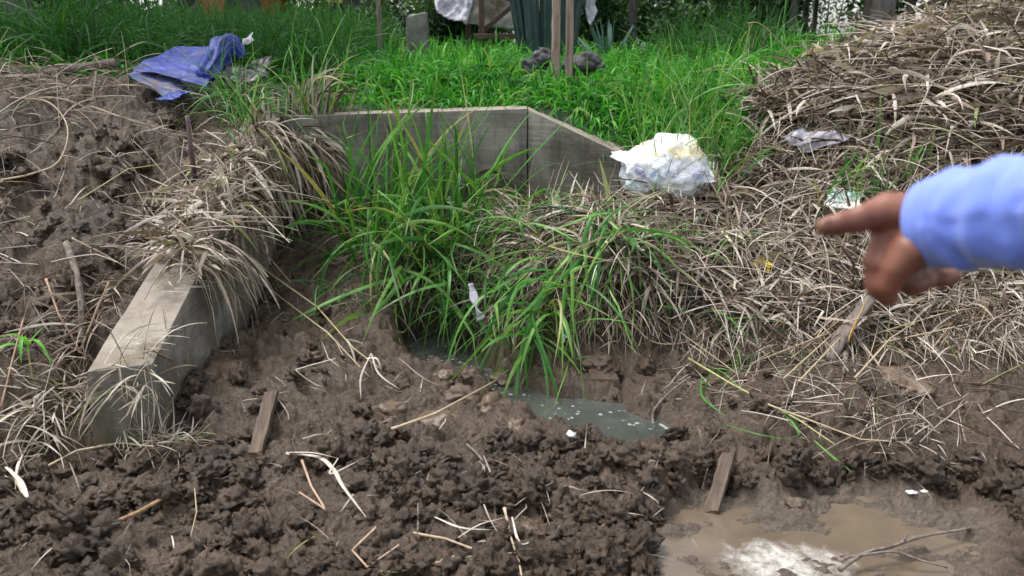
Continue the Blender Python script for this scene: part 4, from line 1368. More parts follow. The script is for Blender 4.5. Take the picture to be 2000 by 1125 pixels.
leaf_thing('two long green leaves hanging from the sprawling stem', [([(1370, 735, .03), (1372, 775, .05), (1420, 815, .03)], .011, .6), ([(1420, 830, .02), (1490, 850, .04), (1570, 862, .02)], .009, .4)], m='reedleaf', name='grass_leaf')
leaf_thing('broad green leaf pointing left on the straw edge of the right bank', [([(1265, 597, .04), (1310, 600, .07), (1370, 618, .05)], .018, .7)], m='reedleaf', name='grass_leaf')
leaf_thing('tall broad green blade standing in the straw behind the fingertip', [([(1690, 400, .01), Vector(P(1708, 320, 4.75)), Vector(P(1718, 250, 4.8)), Vector(P(1720, 170, 4.85))], .022, .85)], m='reedleaf', name='grass_leaf')
leaf_thing('V shaped pair of green blades above the sleeve', [([(1765, 370, .01), Vector(P(1790, 310, 4.6)), Vector(P(1812, 270, 4.62))], .014, .8), ([(1765, 370, .01), Vector(P(1800, 305, 4.6)), Vector(P(1835, 272, 4.62))], .018, .7)], m='reedleaf', name='grass_leaf')

# seedling at the left edge
sd0 = H1(65, 745, 0)
me, loc = stick_mesh('stem', [sd0, sd0 + Vector((0, 0, .09)), sd0 + Vector((.005, 0, .17))], .004, .003, sides=8, rnd=1)
seed = link('seedling', me, 'stalk'); seed.location = loc
tag(seed, 'small bright green seedling with drooping leaves at the left edge', 'seedling')
n = 5
ps = simulate(np.array([tuple(sd0 + Vector((0, 0, .12 + .012 * i))) for i in range(n)]), np.array([(-.2, -.3, 1), (.3, -.2, 1.2), (.5, .1, .9), (-.1, -.4, 1), (.15, -.4, .8)]), np.array([.2, .24, .12, .16, .2]), 10, np.array([14, 15, 6, 12, 14.0]), off=.01)
for j in range(n):
    lo = strands('leaf', [blades_mesh('l', ps[j:j + 1], np.full(1, .017), .15, np.array([.88 - .03 * j]))], 'grass', parent=seed, loc=(0, 0, 0))
    lo.data.transform(Matrix.Translation(-loc))

# ------------------------------------------------------------ branches, sticks and boards
stick('tree_branch', 'grey bent branch lying upright on the left soil slope', 'branch', [(130, 475, .06), (148, 530, .07), (158, 590, .07), (160, 670, .03)], .016, .013, 'bark', rough=.25, sides=14)
stick('wooden_stake', 'purplish straight stake standing behind the wing wall straw', 'stake', [H1(382, 352, 0), Vector(P(373, 290, 4.22)), Vector(P(366, 226, 4.2))], .013, .011, 'purplebark', rough=.15, sides=12)
stick('tree_branch', 'thick brown branch lying in the grass left of the blue tarpaulin', 'branch', [Vector(P(75, 146, 5.2)), Vector(P(140, 135, 5.22)), Vector(P(225, 122, 5.25))], .022, .026, 'bark', rough=.2, sides=14)
stick('tree_branch', 'long dark branch lying diagonally on the straw above the sleeve', 'branch', [(1800, 345, .05), (1850, 290, .11), (1900, 245, .14), (1960, 200, .15), (2080, 100, .14)], .020, .012, 'bark', rough=.2, sides=12)
stick('splintered_branch', 'splintered orange brown stick on the lower left soil', 'stick', [(190, 1035, .022), (270, 1000, .030), (330, 968, .030), (385, 945, .022)], .008, .004, 'splinter', rough=.6, sides=10)
stick('twig', 'dark wet twig on the mud right of the channel', 'twig', [(1275, 830, .015), (1278, 800, .02), (1310, 765, .03), (1350, 735, .03), (1380, 715, .03)], .006, .004, 'bark', rough=.35)
stick('twig', 'dark thin twig on the ridge of soil in the middle', 'twig', [(912, 868, .02), (935, 890, .025), (955, 920, .01)], .005, .003, 'bark', rough=.3)

# forked twig in the puddle: stem with side twigs
pt = [PZ(1640, 1112, .01), PZ(1690, 1080, .025), PZ(1740, 1068, .03), PZ(1800, 1048, .03), PZ(1895, 1032, .01)]
me, loc = stick_mesh('forked_twig', [Vector(p) for p in pt], .007, .004, sides=10, rough=.35, nodes=7)
tw = link('forked_twig', me, 'bark'); tw.location = loc
tag(tw, 'forked dark twig lying in the muddy puddle at lower right', 'twig')
for k, pts_ in enumerate([[(1650, 1090, .02), (1700, 1082, .03), (1750, 1078, .03), (1800, 1095, .01), (1850, 1108, -.01)], [(1640, 1085, .015), (1680, 1085, .025), (1715, 1070, .03)], [(1735, 1068, .03), (1760, 1060, .05), (1770, 1045, .03)]]):
    me, l2 = stick_mesh('side_twig', [Vector(PZ(*p)) for p in pts_], .0048, .003, sides=8, rough=.35, nodes=5)
    c = link('side_twig', me, 'bark', tw); c.location = l2 - loc


def board(name, label, a, b, width, thick, m, lift=.0, roll=.0, cat='board'):
    """a flat plank lying from a to b"""
    A_ = a if isinstance(a, Vector) else H1(*a); B_ = b if isinstance(b, Vector) else H1(*b)
    t = (B_ - A_); L = t.length; t.normalize()
    s = t.cross(Vector((0, 0, 1))).normalized(); nrm = s.cross(t)
    s2 = s * math.cos(roll) + nrm * math.sin(roll); n2 = s2.cross(t)
    bm = bmesh.new()
    K = 14
    rows = []
    sd_ = random.random() * 50
    for i in range(K + 1):
        u = i / K; c = A_.lerp(B_, u)
        wv = width * (1 + .12 * mnoise.noise(Vector((u * 6, sd_, 0)))) * .5
        e = .25 * wv * (mnoise.noise(Vector((u * 9, sd_, 3))))
        ring = [c - s2 * (wv + e) - n2 * thick * .5, c + s2 * wv - n2 * thick * .5, c + s2 * wv + n2 * thick * .5, c + n2 * thick * (.5 + .1 * mnoise.noise(Vector((u * 11, sd_, 7)))), c - s2 * (wv + e) + n2 * thick * .5]
        if i in (0, K):
            j = .02
            ring = [p + t * random.uniform(-j, j) for p in ring]
        rows.append([bm.verts.new(p) for p in ring])
    for i in range(K):
        for k in range(5):
            bm.faces.new((rows[i][k], rows[i][(k + 1) % 5], rows[i + 1][(k + 1) % 5], rows[i + 1][k]))
    bm.faces.new(rows[0]); bm.faces.new(rows[-1][::-1])
    bmesh.ops.recalc_face_normals(bm, faces=bm.faces)
    o = bm_obj(name, bm, m, None, False, loc=(A_ + B_) / 2)
    # grain runs along the plank: rotate the mesh frame so that local z is its length
    q = t.to_track_quat('Z', 'Y')
    o.data.transform(q.inverted().to_matrix().to_4x4()); o.rotation_euler = q.to_euler()
    return tag(o, label, cat)


board('wooden_board', 'muddy board leaning on the ridge left of the channel', (500, 885, .01), (530, 768, .06), .055, .018, 'wood', roll=.25)
board('wooden_board', 'muddy flat board standing at the edge of the puddle', (1388, 1005, .01), (1425, 880, .10), .05, .016, 'wood', roll=.2)
board('wooden_board', 'thin slat lying on the straw bank right of the stump', (1780, 640, .02), (1880, 628, .04), .03, .012, 'wood', roll=.3)

# split stump right of centre
root_p = H1(1640, 700, 0)
stump = empty('split_stump', root_p, 'dark broken stump with a bright orange split face, leaning in the straw', 'stump')
me, loc = stick_mesh('bark_slab', [H1(1615, 705, .0), H1(1640, 660, .07), Vector(P(1700, 582, 3.72))], .045, .030, sides=14, k=6, rough=.35, flat=.55)
c = link('bark_slab', me, 'bark', stump); c.location = loc - root_p
me, loc = stick_mesh('split_face', [Vector(P(1655, 668, 3.62)), Vector(P(1672, 630, 3.63)), Vector(P(1692, 588, 3.66))], .015, .005, sides=9, k=6, rough=.6, flat=.5)
c = link('split_face', me, 'freshwood', stump); c.location = loc - root_p
me, loc = stick_mesh('root', [H1(1640, 700, .02), H1(1652, 690, .03), H1(1648, 730, .02)], .014, .005, sides=9, k=6, rough=.6)
c = link('root', me, 'bark', stump); c.location = loc - root_p


# ------------------------------------------------------------ lumps of soil and stones
def lump(name, label, cat, px, py, size, m, seed, dz=.0, amp=.35, sub=4, squash=.8, rot=0, freq=1.6, loc=None):
    bm = lump_bm(size, seed, sub, amp, freq, squash)
    p = loc if loc is not None else H1(px, py, 0)
    o = bm_obj(name, bm, m, None, True)
    o.location = p + Vector((0, 0, dz)); o.rotation_euler = (0, 0, rot)
    return tag(o, label, cat)


def m_mud(name, k, rough):
    return m_simple(name, (.062 * k, .040 * k, .026 * k), (.105 * k, .072 * k, .048 * k), 14, rough, .8, .008, c3=(.15 * k, .108 * k, .075 * k), spec=.45)


MAT['mudlump'] = m_mud('slick_mud', 1.15, .42)
MAT['mudcrumb'] = m_mud('crumbly_mud', .85, .6)
for i, (px, py, sx, sy, sz, mm, lb) in enumerate([
        (870, 735, .055, .045, .05, 'mudlump', 'rounded mud lump at the near edge of the grey pool'),
        (915, 730, .05, .045, .042, 'mudcrumb', 'second mud lump beside the grey pool, under the hanging grass'),
        (985, 742, .07, .06, .05, 'mudcrumb', 'mud lump parting the pool from the lower channel'),
        (905, 770, .09, .06, .055, 'mudcrumb', 'wide crumbly mud lump between pool and soil ridge'),
        (960, 790, .09, .07, .065, 'mudlump', 'smooth mud lump at the left bank of the lower channel'),
        (1010, 838, .06, .05, .07, 'mudlump', 'upright cracked mud lump just left of the white scrap'),
        (860, 825, .11, .08, .06, 'mudlump', 'flat topped mud lump left of the lower channel'),
        (760, 800, .08, .06, .05, 'mudlump', 'low mud lump below the tip of the long reed'),
        (1170, 700, .12, .07, .05, 'mudcrumb', 'broad crumbly lump above the lower channel'),
        (1555, 985, .045, .035, .035, 'mudcrumb', 'round dark clod standing in the puddle'),
        (345, 1100, .035, .03, .035, 'mudcrumb', 'grey egg shaped clod at the bottom left'),
        (440, 720, .12, .10, .06, 'mudlump', 'big smooth mud mass beside the wing wall foot'),
        (600, 690, .08, .06, .03, 'mudcrumb', 'crumbly mud mass on the slope above the leaning board'),
        (1380, 740, .09, .07, .045, 'mudlump', 'slick mud lump below the trampled green leaves'),
        (1760, 740, .16, .10, .06, 'mudlump', 'wide smooth mud mass on the right bank'),
        (1185, 940, .06, .05, .05, 'mudcrumb', 'large clod on the ridge below the lower channel'),
        (1090, 1000, .05, .045, .045, 'mudcrumb', 'large clod on the front of the ridge at bottom middle'),
        (1030, 1030, .032, .03, .028, 'mudlump', 'small pale clod by the bottom reeds'),
        (480, 1080, .05, .045, .045, 'mudcrumb', 'large clod at the bottom left of centre')]):
    lump('mud_clod', lb, 'clod', px, py, (sx, sy, sz), mm, i + 3, dz=-sz * .25, amp=.45, rot=i)

# dark squared block by the channel
bp = H1(1175, 745, 0)
rough_prism('mud_block', [tuple(bp + Vector(v)) for v in ((-.06, -.05, -.03), (.09, -.03, -.03), (.07, .07, -.03), (-.06, .06, -.03))],
            [tuple(bp + Vector(v)) for v in ((-.06, -.04, .03), (.08, -.02, .02), (.06, .06, .04), (-.06, .05, .045))], 'mudcrumb', None, .008, 2, .003, loc=bp)
tag(COL.objects['mud_block'], 'dark squared block of cut mud beside the hanging green leaves', 'block')

MAT['rot'] = m_simple('rotten_brown', (.10, .045, .015), (.26, .13, .045), 18, .6, .8, .01, c3=(.36, .22, .09))
lump('rotten_husk', 'orange brown crumpled husk lodged in the straw below the headwall', 'husk', 1042, 478, (.055, .045, .06), 'rot', 5, dz=.03, amp=.5)


# ------------------------------------------------------------ cloths, sacks, wrappers
def sheet(name, label, cat, corners, m, amp=.03, freq=5, div=28, thick=.003, seed=0, fold_dir=None, folds=0, parent=None):
    """a crumpled sheet stretched between 4 corner points"""
    a, b, c, d = [Vector(v) for v in corners]
    V = []; n = div
    nr = (b - a).cross(d - a).normalized()
    if nr.z < 0: nr = -nr
    for j in range(n + 1):
        for i in range(n + 1):
            u, v = i / n, j / n
            p = a.lerp(b, u).lerp(d.lerp(c, u), v)
            q = p * freq + Vector((seed * 7.1, seed * 3.3, seed))
            h = mnoise.noise(q) + .9 * (.35 - abs(mnoise.noise(q * 2.2))) + .5 * (.3 - abs(mnoise.noise(q * 4.6))) + .2 * mnoise.noise(q * 9)
            if folds:
                h += .6 * math.sin((u * folds + .7 * mnoise.noise(q * .6)) * math.pi * 2)
            e = .03 * Vector((mnoise.noise(q * 1.3 + Vector((9, 0, 0))), mnoise.noise(q * 1.3 + Vector((0, 9, 0))), 0))
            V.append(tuple(p + nr * h * amp + e))
    q = [(j * (n + 1) + i, j * (n + 1) + i + 1, (j + 1) * (n + 1) + i + 1, (j + 1) * (n + 1) + i) for j in range(n) for i in range(n)]
    V = np.array(V); loc = V.mean(0)
    me = mesh_np(name, V - loc, q)
    o = link(name, me, m, parent); o.location = Vector(loc)
    md = o.modifiers.new('s', 'SOLIDIFY'); md.thickness = thick
    if label: tag(o, label, cat)
    return o


def m_cloth(name, base, rough=.5, dirt=(.14, .1, .075), damt=(.52, .66), spec=.4, stops=None, dscale=7.0):
    m, t, b, o = mat(name)
    v = objv(t)
    c = ramp(t, noise(t, v, 4.5, 4, .6), stops) if stops else ramp(t, noise(t, v, 9, 4), [(.3, tuple(x * .8 for x in base)), (.7, tuple(min(1, x * 1.15) for x in base))])
    c = mixc(t, ramp(t, noise(t, v, dscale, 6, .7), [(damt[0], g3(0)), (damt[1], g3(.9))]), c, dirt)
    t.links.new(c, b.inputs['Base Color'])
    b.inputs['Roughness'].default_value = rough; b.inputs['Specular IOR Level'].default_value = spec
    p = bump(t, b, noise(t, v, 22, 5, .6, .6), .5, .012)
    bump(t, b, noise(t, v, 160, 2, .5), .15, .002, p)
    return m


MAT['bluetarp'] = m_cloth('blue_tarp', (.07, .12, .46), .5, damt=(.58, .66), stops=[(.3, (.012, .026, .14)), (.7, (.030, .062, .34))])
MAT['bluegrey'] = m_cloth('blue_tarp_inside', (.09, .12, .26), .6, damt=(.45, .6))
MAT['black'] = m_cloth('black_plastic', (.012, .012, .016), .35, damt=(.7, .8))
MAT['sack'] = m_cloth('white_sack', (.7, .7, .72), .55, dirt=(.35, .3, .24), damt=(.62, .75))
MAT['greycloth'] = m_cloth('grey_cloth', (.50, .49, .56), .8, damt=(.5, .66))
MAT['oldtarp'] = m_cloth('stained_sheet', (.34, .33, .29), .75, dirt=(.13, .09, .045), damt=(.42, .62), dscale=4.0)
MAT['yellow'] = m_cloth('yellow_rag', (.55, .42, .015), .5, damt=(.6, .7))
MAT['teal'] = m_cloth('teal_wrapper', (.3, .5, .48), .35, stops=[(.35, (.16, .38, .36)), (.5, (.55, .66, .62)), (.62, (.8, .8, .8))], dirt=(.12, .1, .08), damt=(.56, .66), dscale=20)
MAT['paper'] = m_cloth('white_scrap', (.8, .8, .82), .5, damt=(.7, .8))

tY = 5.35
tarp = empty('blue_tarpaulin', P(340, 180, 5.2), 'crumpled blue tarpaulin with a rolled end lying on the edge of the grass', 'tarpaulin')


def tpt(px, py, Y):
    return Vector(P(px, py, Y)) - tarp.location


sheet('top_sheet', None, None, [tpt(262, 135, 5.12), tpt(405, 168, 5.0), tpt(425, 92, 5.5), tpt(345, 90, 5.55)], 'bluetarp', .018, 3.2, div=44, seed=1, parent=tarp)
sheet('fold', None, None, [tpt(250, 145, 5.05), tpt(330, 196, 4.92), tpt(372, 170, 5.1), tpt(268, 130, 5.25)], 'bluegrey', .02, 5, seed=2, parent=tarp)
sheet('fold', None, None, [tpt(300, 192, 4.92), tpt(350, 196, 4.9), tpt(375, 178, 5.0), tpt(330, 170, 5.05)], 'bluetarp', .02, 8, seed=4, parent=tarp)
bm = bmesh.new()
# the rolled end: a soft cone bunched towards the right
ring = []
pth = catmull([tpt(398, 150, 5.1), tpt(418, 122, 5.25), tpt(436, 100, 5.35), tpt(456, 96, 5.4), tpt(474, 112, 5.38)], 6)
rad_ = [.045, .06, .07, .06, .02]
for i, p in enumerate(pth):
    u = i / (len(pth) - 1) * 4; k = min(int(u), 3); r_l = rad_[k] + (rad_[k + 1] - rad_[k]) * (u - k)
    t = (pth[min(i + 1, len(pth) - 1)] - pth[max(i - 1, 0)]).normalized(); a = t.cross(Vector((0, 0, 1))).normalized(); b_ = t.cross(a)
    row = []
    for s in range(40):
        th = 2 * math.pi * s / 40
        e = 1 + .20 * math.sin(th * 7 + i * .35) + .14 * math.sin(th * 13 - i * .2) + .35 * mnoise.noise(Vector((math.cos(th) * 2, math.sin(th) * 2, i * .16)))
        row.append(bm.verts.new(p + (a * math.cos(th) + b_ * math.sin(th)) * r_l * e))
    ring.append(row)
for i in range(len(ring) - 1):
    for s in range(40):
        bm.faces.new((ring[i][s], ring[i][(s + 1) % 40], ring[i + 1][(s + 1) % 40], ring[i + 1][s]))
bm.faces.new(ring[0]); bm.faces.new(ring[-1][::-1])
bm_obj('rolled_end', bm, 'bluetarp', tarp, True)
sheet('plastic_sheet', 'black plastic crumpled under the right end of the blue tarpaulin', 'plastic sheet', [P(420, 150, 5.1), P(520, 158, 5.1), P(530, 118, 5.5), P(430, 125, 5.5)], 'black', .05, 6, seed=9)
sheet('plastic_scrap', 'small dark and white scrap beside the rolled end of the tarpaulin', 'plastic scrap', [P(468, 88, 5.5), P(498, 82, 5.5), P(496, 66, 5.55), P(476, 78, 5.55)], 'greycloth', .02, 12, seed=3, div=14)

# white sack with yellow and blue marks
def m_sackbag():
    m, t, b, o = mat('printed_sack')
    v = objv(t)
    sep = N(t, 'SeparateXYZ'); t.links.new(v, sep.inputs[0])
    n = noise(t, v, 9, 4, .6, .5)
    zz = math_(t, 'ADD', sep.outputs[2], math_(t, 'MULTIPLY', math_(t, 'SUBTRACT', n, .5), .10))
    c = ramp(t, zz, [(0, (.62, .66, .72)), (1, (.62, .66, .72))])
    yel = math_(t, 'MULTIPLY', ramp(t, zz, [(.085, g3(0)), (.10, g3(1)), (.14, g3(1)), (.16, g3(.2))]), ramp(t, noise(t, v, 6, 3), [(.38, g3(0)), (.5, g3(.8))]))
    c = mixc(t, ramp(t, noise(t, v, 12, 5), [(.35, g3(0)), (.7, g3(.5))]), (.85, .86, .88), (.66, .72, .82))
    c = mixc(t, yel, c, (.86, .74, .40))
    sh = math_(t, 'ADD', zz, .1)
    blue = math_(t, 'MULTIPLY', ramp(t, sh, [(.06, g3(0)), (.075, g3(1)), (.115, g3(1)), (.13, g3(0))]), ramp(t, noise(t, v, 16, 3, .6, 1.0), [(.50, g3(0)), (.60, g3(.6))]))
    c = mixc(t, blue, c, (.12, .2, .62))
    grn = math_(t, 'MULTIPLY', ramp(t, sh, [(-.02, g3(0)), (.0, g3(1)), (.05, g3(1)), (.06, g3(0))]), ramp(t, noise(t, v, 22, 3, .6, 1.0), [(.5, g3(0)), (.58, g3(.7))]))
    c = mixc(t, grn, c, (.22, .45, .45))
    dirt = ramp(t, noise(t, v, 7, 6, .7), [(.6, g3(0)), (.72, g3(.6))])
    c = mixc(t, dirt, c, (.3, .27, .22))
    t.links.new(c, b.inputs['Base Color']); b.inputs['Roughness'].default_value = .45
    p = bump(t, b, noise(t, v, 13, 5, .65, 1.2), .8, .02)
    bump(t, b, noise(t, v, 240, 2), .2, .002, p)
    return m


MAT['sackbag'] = m_sackbag()
sp = Vector(P(1305, 335, 4.72))
bm = bmesh.new(); bmesh.ops.create_icosphere(bm, subdivisions=5, radius=1)
for v in bm.verts:
    d = v.co.normalized()
    k = 1 + .16 * mnoise.noise(d * 1.7) + .10 * abs(mnoise.noise(d * 3.3 + Vector((4, 0, 0)))) - .10 * abs(mnoise.noise(d * 4)) - .02 * abs(mnoise.noise(d * 11)) + .03 * mnoise.noise(d * 13)
    z = d.z * .20 * k
    v.co = Vector((d.x * .25 * k * (1 - .14 * d.z), d.y * .19 * k, z))
sack = bm_obj('white_sack', bm, 'sackbag', None, True); sack.location = sp + Vector((.01, .08, .0))
tag(sack, 'stuffed white sack with yellow and blue marks beside the right end of the headwall', 'sack')
sheet('sack_mouth', None, None, [Vector(v) for v in ((-.33, -.02, .08), (-.20, -.10, .0), (-.17, .02, .09), (-.30, .05, .10))], 'sack', .015, 10, div=14, seed=5, parent=sack)
sheet('sack_flap', None, None, [Vector(v) for v in ((.10, -.14, -.06), (.25, -.12, -.05), (.27, .02, .03), (.16, -.04, .06))], 'sack', .015, 10, div=14, seed=6, parent=sack)

sheet('cloth_rag', 'muddy lilac grey rag lying across the straw below the mound', 'rag', [H1(1522, 272, .10), H1(1580, 300, .12), H1(1672, 264, .12), H1(1560, 252, .12)], 'greycloth', .022, 9, seed=12, folds=2)
sheet('plastic_wrapper', 'crumpled teal and white wrapper behind the pointing finger', 'wrapper', [H1(1612, 402, .08), H1(1675, 410, .09), H1(1686, 376, .10), H1(1622, 370, .10)], 'teal', .022, 16, seed=14, div=22)
sheet('yellow_rag', 'small bright yellow scrap in the straw left of the hand', 'scrap', [H1(1472, 518, .08), H1(1500, 534, .08), H1(1510, 518, .09), H1(1480, 498, .10)], 'yellow', .02, 26, seed=15, div=18)
sheet('plastic_strip', 'pale grey plastic strip hanging behind the green leaves above the pool', 'plastic strip', [P(915, 556, 4.02), P(926, 552, 4.02), P(944, 622, 3.95), P(934, 628, 3.95)], 'greycloth', .006, 14, seed=16, div=12)
sheet('paper_scrap', 'small white scrap on the near bank of the lower channel', 'scrap', [H1(1104, 850, .02), H1(1126, 855, .02), H1(1130, 846, .03), H1(1110, 840, .04)], 'paper', .008, 30, seed=17, div=12)
sheet('wrapper_scrap', 'small white and green wrapper stuck in the cut bank', 'wrapper', [H1(1097, 668, .03), H1(1108, 670, .03), H1(1112, 645, .04), H1(1100, 642, .04)], 'teal', .008, 30, seed=18, div=12)
for px, py, s, lb in ((1781, 963, .018, 'larger white crumbly flake on the mud right of the puddle'), (1805, 961, .012, 'smaller white flake on the mud right of the puddle')):
    lump('white_flake', lb, 'flake', px, py, (s, s * .7, s * .4), 'paper', px, dz=.004, amp=.6, sub=3)

# ------------------------------------------------------------ things on the meadow
SK = []
for i, (px, base_y, lean, rr, lb) in enumerate(((1085, 160, -.01, .027, 'left and paler of two peeled wooden posts standing close together in the grass'), (1112, 168, -.03, .0245, 'right and pinker of two peeled wooden posts standing close together in the grass'))):
    b0 = Vector(P(px, base_y, 5.5 + i * .05)); b0.z = samp(SURF0, np.array([b0.x]), np.array([b0.y]))[0] - .05
    H_ = 2.0
    stick('wooden_post', lb, 'post', [b0, b0 + Vector((lean * .3, 0, H_ * .33)), b0 + Vector((lean * 1.1, .01, H_ * .66)), b0 + Vector((lean * 1.5, 0, H_))], rr, rr * .9, 'postwood', group='pair of posts', rough=.14, sides=18, k=14)
b0 = Vector(P(741, 90, 8.0)); b0.z = 1.2
stick('wooden_post', 'thin dark post standing in the grass left of the stone block', 'post', [b0, b0 + Vector((.01, 0, .6)), b0 + Vector((-.01, 0, 1.4))], .022, .018, 'bark', rough=.25, k=10)

MAT['stone'] = m_simple('mossy_stone', (.06, .06, .05), (.15, .145, .13), 9, .9, .8, .012, c3=(.24, .235, .22))
s0 = Vector(P(816, 60, 8.3)); s0.z = 1.15
w2, d2, hh = .105, .08, float(P(816, 22, 8.3)[2]) - 1.15
rough_prism('stone_block', [tuple(s0 + Vector(v)) for v in ((-w2, -d2, 0), (w2, -d2, 0), (w2, d2, 0), (-w2, d2, 0))],
            [tuple(s0 + Vector(v)) for v in ((-w2 * .93, -d2, hh * .93), (w2 * .95, -d2, hh), (w2 * .9, d2, hh), (-w2 * .9, d2, hh * .95))], 'stone', None, .03, 3, .008, loc=s0)
tag(COL.objects['stone_block'], 'grey weathered stone block standing in the grass', 'stone block')

# wooden frame stand with stained sheet slung in it
fr0 = Vector(P(975, 78, 8.8)); fr0.z = 1.2
frame = empty('trestle_stand', fr0, 'dark wooden stand with crossed braces behind the grass', 'stand')
MAT['framewood'] = m_simple('dark_stand_wood', (.05, .032, .026), (.13, .085, .07), 6, .8, .5, .005, (5, 5, 1))


def beam(name, a, b, wx, wy, parent, org):
    a = Vector(a) - org; b = Vector(b) - org
    t = b - a; L = t.length
    bm = bmesh.new(); box_bm(bm, (-wx / 2, -wy / 2, 0), (wx / 2, wy / 2, L))
    bmesh.ops.bevel(bm, geom=list(bm.edges), offset=.004, segments=1, affect='EDGES')
    o = bm_obj(name, bm, 'framewood', parent, False)
    o.location = a; o.rotation_euler = t.to_track_quat('Z', 'X').to_euler()
    return o


def fp(px, py, Y=8.8):
    return Vector(P(px, py, Y))


topz = fr0.z + 1.1
for (px, Y) in ((941, 8.75), (1062, 8.75), (915, 9.35), (1040, 9.35)):
    q = fp(px, 78, Y)
    beam('leg', (q.x, q.y, 1.2), (q.x, q.y, topz), .055, .05, frame, fr0)
zr = float(fp(975, 71, 8.72)[2])
xa, xb = fp(925, 70, 8.72).x, fp(1068, 70, 8.72).x
beam('rail', (xa, 8.69, zr), (xb, 8.69, zr), .05, .06, frame, fr0)
beam('rail', (xa, 9.31, zr), (xb, 9.31, zr), .05, .06, frame, fr0)
beam('rail', (xa - .05, 8.69, topz), (xb + .05, 8.69, topz), .05, .06, frame, fr0)
beam('brace', (fp(945, 55).x, 8.79, zr + .06), (fp(1030, 0).x + .15, 8.79, zr + .52), .045, .03, frame, fr0)
beam('brace', (fp(958, 0).x - .12, 8.83, zr + .56), (fp(1060, 40).x, 8.83, zr + .12), .045, .03, frame, fr0)
sheet('stained_sheet', 'stained pale sheet slung inside the wooden stand', 'sheet', [(fp(905, 45).x, 9.05, zr + .12), (fp(1060, 60).x, 9.05, zr + .03), (fp(1060, 0).x, 9.2, zr + .75), (fp(895, 0).x, 9.2, zr + .8)], 'oldtarp', .05, 3, seed=21, folds=1)
sheet('plastic_bundle', 'pale grey plastic sheeting heaped left of the wooden stand', 'plastic sheet', [fp(850, 22, 8.9), fp(915, 50, 8.9), fp(925, -40, 9.2), fp(845, -40, 9.2)], 'greycloth', .07, 4, seed=22)
sheet('hanging_cloth', 'whitish cloth hanging right of the wooden posts', 'cloth', [fp(1128, -60, 8.2), fp(1152, 50, 8.2), fp(1166, 20, 8.25), fp(1150, -60, 8.25)], 'greycloth', .03, 5, seed=23, folds=2)

# columnar cactus: one plant, several fluted stems
MAT['cactus'] = m_simple('blue_green_cactus', (.012, .026, .024), (.028, .058, .052), 7, .6, .3, .004, c3=(.05, .095, .085))
cb = Vector(P(1058, 95, 8.0)); cb.z = 1.18
cac = empty('columnar_cactus', cb, 'blue green columnar cactus with several ribbed stems behind the posts', 'cactus')
for (dx, dy, lx, r_) in ((-.09, .05, -.40, .048), (-.03, -.04, -.20, .055), (.06, -.02, -.02, .062), (.15, .04, .12, .05), (.20, .0, .30, .046)):
    bm = bmesh.new(); K = 20; rows = []
    for i in range(K + 1):
        u = i / K; z = u * 1.5
        c = Vector((dx + lx * (u ** .7) * .6, dy, z)); rr = r_ * (1 - .25 * math.exp(-u * 8)) * (1 if u < .95 else .8)
        row = []
        for s in range(48):
            th = 2 * math.pi * s / 48
            row.append(bm.verts.new(c + Vector((math.cos(th), math.sin(th), 0)) * rr * (1 + .26 * math.cos(th * 6))))
        rows.append(row)
    for i in range(K):
        for s in range(48):
            bm.faces.new((rows[i][s], rows[i][(s + 1) % 48], rows[i + 1][(s + 1) % 48], rows[i + 1][s]))
    bm.faces.new(rows[-1]); bm.faces.new(rows[0][::-1])
    bm_obj('stem', bm, 'cactus', cac, True)

MAT['darkstone'] = m_simple('charred_stone', (.02, .02, .022), (.06, .058, .062), 14, .75, .8, .012, c3=(.14, .13, .13))
for i, (px, py, s, m_, lb) in enumerate(((1045, 130, .09, 'darkstone', 'dark stone left of the wooden posts'), (1075, 150, .07, 'stone', 'pale topped stone at the foot of the wooden posts'), (1060, 112, .09, 'darkstone', 'dark lump just behind and left of the wooden posts'),
                                         (1130, 128, .11, 'darkstone', 'largest black lump right of the wooden posts'), (1150, 120, .09, 'darkstone', 'black lump at the right end of the stone heap'), (1125, 152, .08, 'darkstone', 'low dark lump in the grass right of the posts'), (1165, 130, .05, 'stone', 'small grey stone at the right edge of the heap'))):
    q = Vector(P(px, py, 5.95)); q.z = max(q.z, 1.25)
    lump('heap_stone', lb, 'stone', 0, 0, (s, s * .8, s), m_, i + 31, amp=.34, freq=1.1, squash=.7, loc=q, rot=i)

# ------------------------------------------------------------ trees, bushes and houses behind
MAT['crown'] = m_leafy('tree_foliage', [(0, (.008, .028, .008)), (.5, (.02, .062, .014)), (.85, (.045, .12, .025)), (1, (.09, .19, .04))], .3, .5, .35)
MAT['trunk'] = m_simple('tree_trunk', (.05, .042, .04), (.12, .105, .1), 5, .85, .8, .015, (3, 3, 1), c3=(.22, .20, .19))


